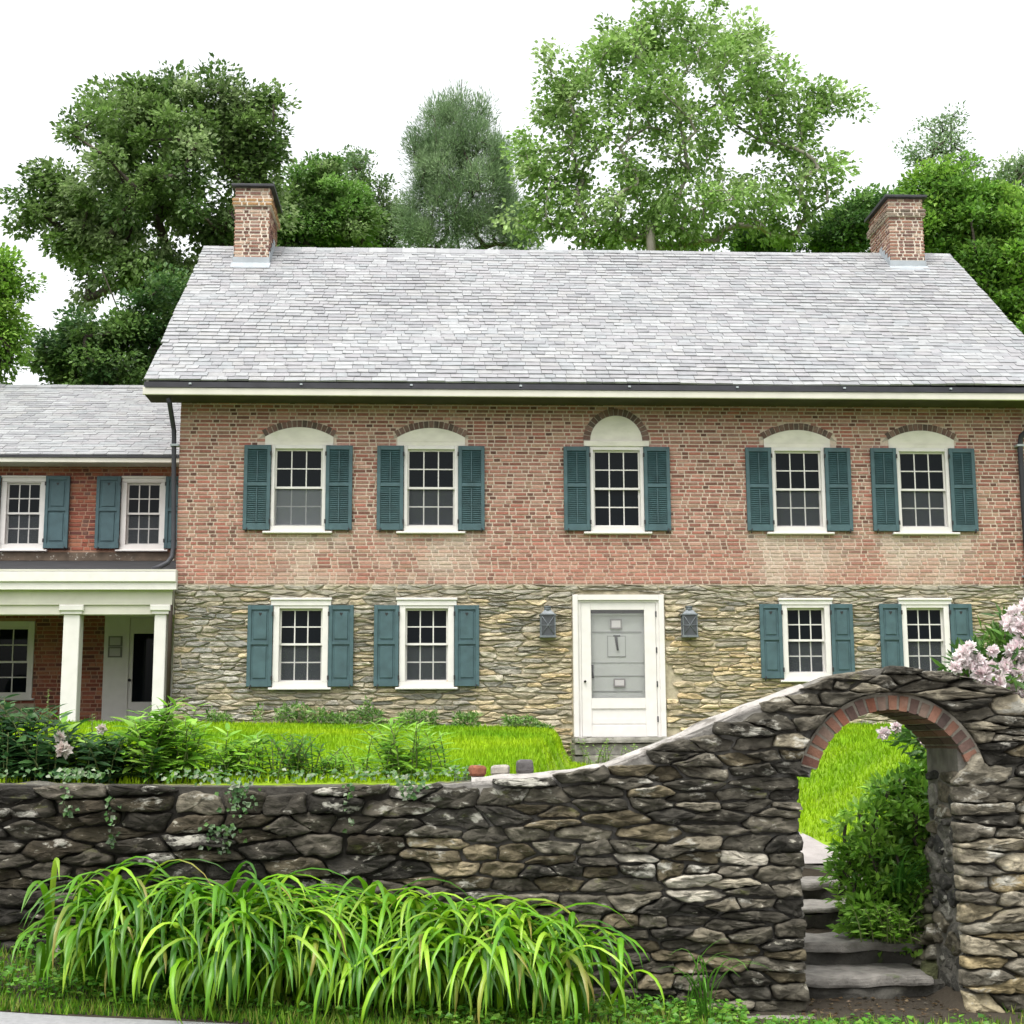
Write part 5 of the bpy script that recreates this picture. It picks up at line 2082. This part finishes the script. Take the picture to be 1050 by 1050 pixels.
crown('maple_tree', 'rounded mid green maple right of the left chimney', 'tree', gp(325, 300, Y),
      lobes_px(Y, [(325, 215, 42, 46, 2), (350, 235, 40, 30, 1), (300, 240, 30, 35, .8), (330, 180, 22, 18, .6)]), 95, 260, .50, .13, .66, MAP + OAK, 'bark', .18)
Y = 20
crown('young_tree', 'thin sparse young tree between the maple and the pine', 'tree', gp(385, 300, Y),
      lobes_px(Y, [(365, 190, 14, 34, 1), (388, 225, 26, 30, 1.2), (410, 235, 22, 26, 1.2), (375, 240, 26, 20, 1), (395, 200, 12, 18, .4)]), 85, 110, .42, .12, .6, PINE + OAK, 'bark', .09)
Y = 19
crown('pine_tree', 'tall blue-green pine left of the pale sycamore', 'tree', gp(475, 300, Y),
      lobes_px(Y, [(462, 140, 34, 34, 1.6), (440, 175, 26, 45, 1.2), (480, 180, 46, 55, 2.2), (500, 220, 40, 40, 1.5), (455, 225, 45, 40, 1.6), (525, 240, 18, 22, .5), (492, 130, 14, 24, .4), (455, 118, 9, 22, .4), (474, 116, 8, 22, .4), (430, 150, 8, 26, .4), (510, 165, 10, 30, .5), (527, 215, 18, 34, .8), (540, 240, 16, 20, .6), (425, 240, 22, 20, .7)]),
      230, 330, .36, .16, .12, PINE, 'bark', .12, flat=1.35, needle=True)
Y = 14
crown('sycamore_tree', 'tall airy pale green sycamore behind the roof ridge', 'tree', gp(690, 300, Y),
      lobes_px(Y, [(690, 110, 110, 78, 5), (705, 30, 62, 42, 1.7), (585, 95, 48, 50, 1.6), (560, 165, 46, 40, 1.3), (610, 205, 66, 40, 1.3), (790, 105, 52, 42, 1.6), (845, 108, 32, 16, .6),
                   (820, 180, 44, 38, 1.3), (720, 205, 90, 46, 2.0), (770, 40, 28, 30, .5), (640, 40, 42, 34, .9), (545, 215, 26, 26, .5), (805, 225, 42, 24, .7), (640, 238, 50, 18, .9), (700, 240, 50, 18, .9), (590, 240, 40, 16, .6)]),
      335, 92, .45, .145, .74, SYC, 'pale_bark', .12, flat=.75)
Y = 12
crown('maple_tree', 'dense bright green maple crowding behind the right chimney', 'tree', gp(1010, 320, Y),
      lobes_px(Y, [(970, 205, 36, 34, 1.3), (1005, 240, 52, 48, 2), (1045, 285, 52, 58, 2), (950, 240, 30, 26, .8), (1075, 240, 50, 50, 1.5), (1060, 350, 50, 60, 1.6), (1010, 300, 40, 50, 1), (1085, 450, 70, 70, 1.2), (1050, 560, 70, 70, 1.0), (1110, 640, 60, 70, .9)]),
      300, 250, .54, .13, .66, BRI + MAP, 'bark', .22)
Y = 16
crown('maple_tree', 'darker maple showing left of the right chimney', 'tree', gp(880, 320, Y),
      lobes_px(Y, [(875, 235, 32, 24, 1.2), (905, 220, 34, 28, 1), (850, 248, 26, 16, .6), (790, 250, 40, 14, .7)]), 75, 230, .5, .13, .66, MAP + DRK, 'bark', .15)
Y = 22
crown('birch_tree', 'bare-topped thin grey-green tree above the right maple', 'tree', gp(965, 320, Y),
      lobes_px(Y, [(962, 165, 34, 28, 1.2), (970, 135, 22, 22, .5), (985, 180, 26, 24, .8), (935, 160, 14, 20, .25)]), 62, 80, .45, .11, .6, PINE, 'bark', .10)
Y = 20
crown('grey_tree', 'hazy grey-green tree at the right edge behind the bright maple', 'tree', gp(1045, 320, Y),
      lobes_px(Y, [(1030, 200, 28, 26, 1), (1060, 195, 40, 40, 1.2)]), 60, 140, .5, .13, .6, PINE + OAK, 'bark', .14)

# far wood closing the view behind the garden, below the roof line
n = 42000
x = rng.uniform(-75, 85, n)
hh = np.array([7.5 + 3.0 * n3(a, 0, 0, .11) + 1.2 * n3(a, 5, 0, .5) for a in x])
y = 40 + rng.uniform(-2.5, 2.5, n) + 4 * np.sin(x * .05)
z = terrain(x, y) + hh * rng.random(n) ** .75
D = rng.normal(0, 1, (n, 3)) + np.array([0, -.4, -.2])
N = rng.normal(0, .6, (n, 3)) + np.array([0, -.4, .8])
Ln = rng.uniform(.35, .75, n)
C = np.array((DRK + OAK[:2] + MAP))[rng.integers(0, len(DRK) + 2 + len(MAP), n)] * rng.uniform(.7, 1.2, (n, 1))
V, F, C = leaf_mesh(np.stack([x, y, z], 1), D, N, Ln, Ln * .7, C)
tag(mesh_obj('far_wood', [(V, F, C, 'leaf', False)]), 'far green wood behind the house and its trees', 'wood', kind='stuff')

# rhododendron behind the right pier and the shrub by the steps
Y = -9.6
RH = [(.05, .13, .02), (.09, .20, .03), (.14, .26, .04), (.035, .10, .02)]
rh, cen = crown('rhododendron', 'pale pink flowering rhododendron behind the right gate pier', 'rhododendron', gp(1035, 800, Y),
           lobes_px(Y, [(1040, 700, 46, 50, 2), (1010, 690, 32, 26, 1), (1070, 660, 46, 46, 2), (1060, 760, 60, 60, 2), (960, 760, 26, 16, .5)]), 90, 34, .17, .12, .34, RH, 'bark', .035, clump_part='leaves')
bl = Vector(gp(1035, 800, Y))
for px, py, r_ in ((988, 672, .085), (1001, 676, .07), (1007, 692, .10), (1025, 698, .10), (1040, 668, .09), (1050, 645, .11), (1036, 640, .085), (1044, 692, .10), (1060, 700, .10), (1018, 668, .055),
                   (1030, 712, .07), (1050, 712, .08), (1065, 670, .1), (906, 752, .06), (919, 746, .05), (948, 762, .035), (994, 683, .06), (1012, 705, .06), (1047, 657, .07), (995, 664, .06), (980, 684, .06), (1015, 684, .07), (1032, 684, .08), (1052, 676, .09), (1040, 630, .08), (1052, 622, .07), (1022, 706, .08), (1038, 708, .08)):
    q = pt(px, py, Y - .25)
    blossom(rh, (q[0] - bl[0], q[1] - bl[1], q[2] - bl[2]), r_, PINK, 80, 'flower_head')
Y = -9.75
SH = [(.14, .31, .03), (.19, .39, .045), (.27, .47, .065), (.08, .20, .026)]
sh, cen = crown('azalea', 'leafy green azalea spilling over the right side of the steps', 'shrub', (7.05, Y, .15),
           lobes_px(Y, [(930, 830, 42, 40, 2), (905, 880, 40, 36, 1.6), (940, 900, 40, 60, 2), (900, 935, 32, 40, 1.3), (915, 980, 32, 30, 1.2), (955, 810, 24, 26, .8), (878, 865, 18, 30, .5), (935, 950, 34, 44, 1.6), (955, 900, 26, 50, 1.2), (900, 968, 30, 30, 1.2), (880, 890, 22, 22, .5)]),
           175, 58, .13, .078, .45, SH, 'bark', .02, clump_part='leaves')
bl = Vector((7.05, Y, .15))
for px, py, r_ in ((968, 833, .045), (965, 800, .025), (974, 800, .025), (976, 822, .025), (972, 858, .03)):
    q = pt(px, py, Y - .46)
    blossom(sh, (q[0] - bl[0], q[1] - bl[1], q[2] - bl[2]), r_, PINK, 40, 'flower_head')
b = gp(925, 900, -10.05)
loc = np.array((b[0], b[1], .72))
P, S, Wd, Cs = arch_blades(loc, 46, .22, .42, .018, (50, 120), rng.uniform(-3.0, .2, 46), (40, 85), 8, [(.05, .16, .02), (.08, .22, .03)], .25, .04)
V, F, C = strips(P, S, Wd, Cs)
o = mesh_obj('iris', [(V - loc, F, C, 'lily', True)])
o.location = loc
tag(o, 'small strap-leaved iris tuft in the azalea beside the steps', 'iris')
plant('fern', 'bright yellow-green seedling hanging low over the bottom steps', 'plant', (float(pt(915, 950, -10.2)[0]), -10.2, .42), 12, .24, .22, .085, .04, LIGHT, 10, spread=.09)
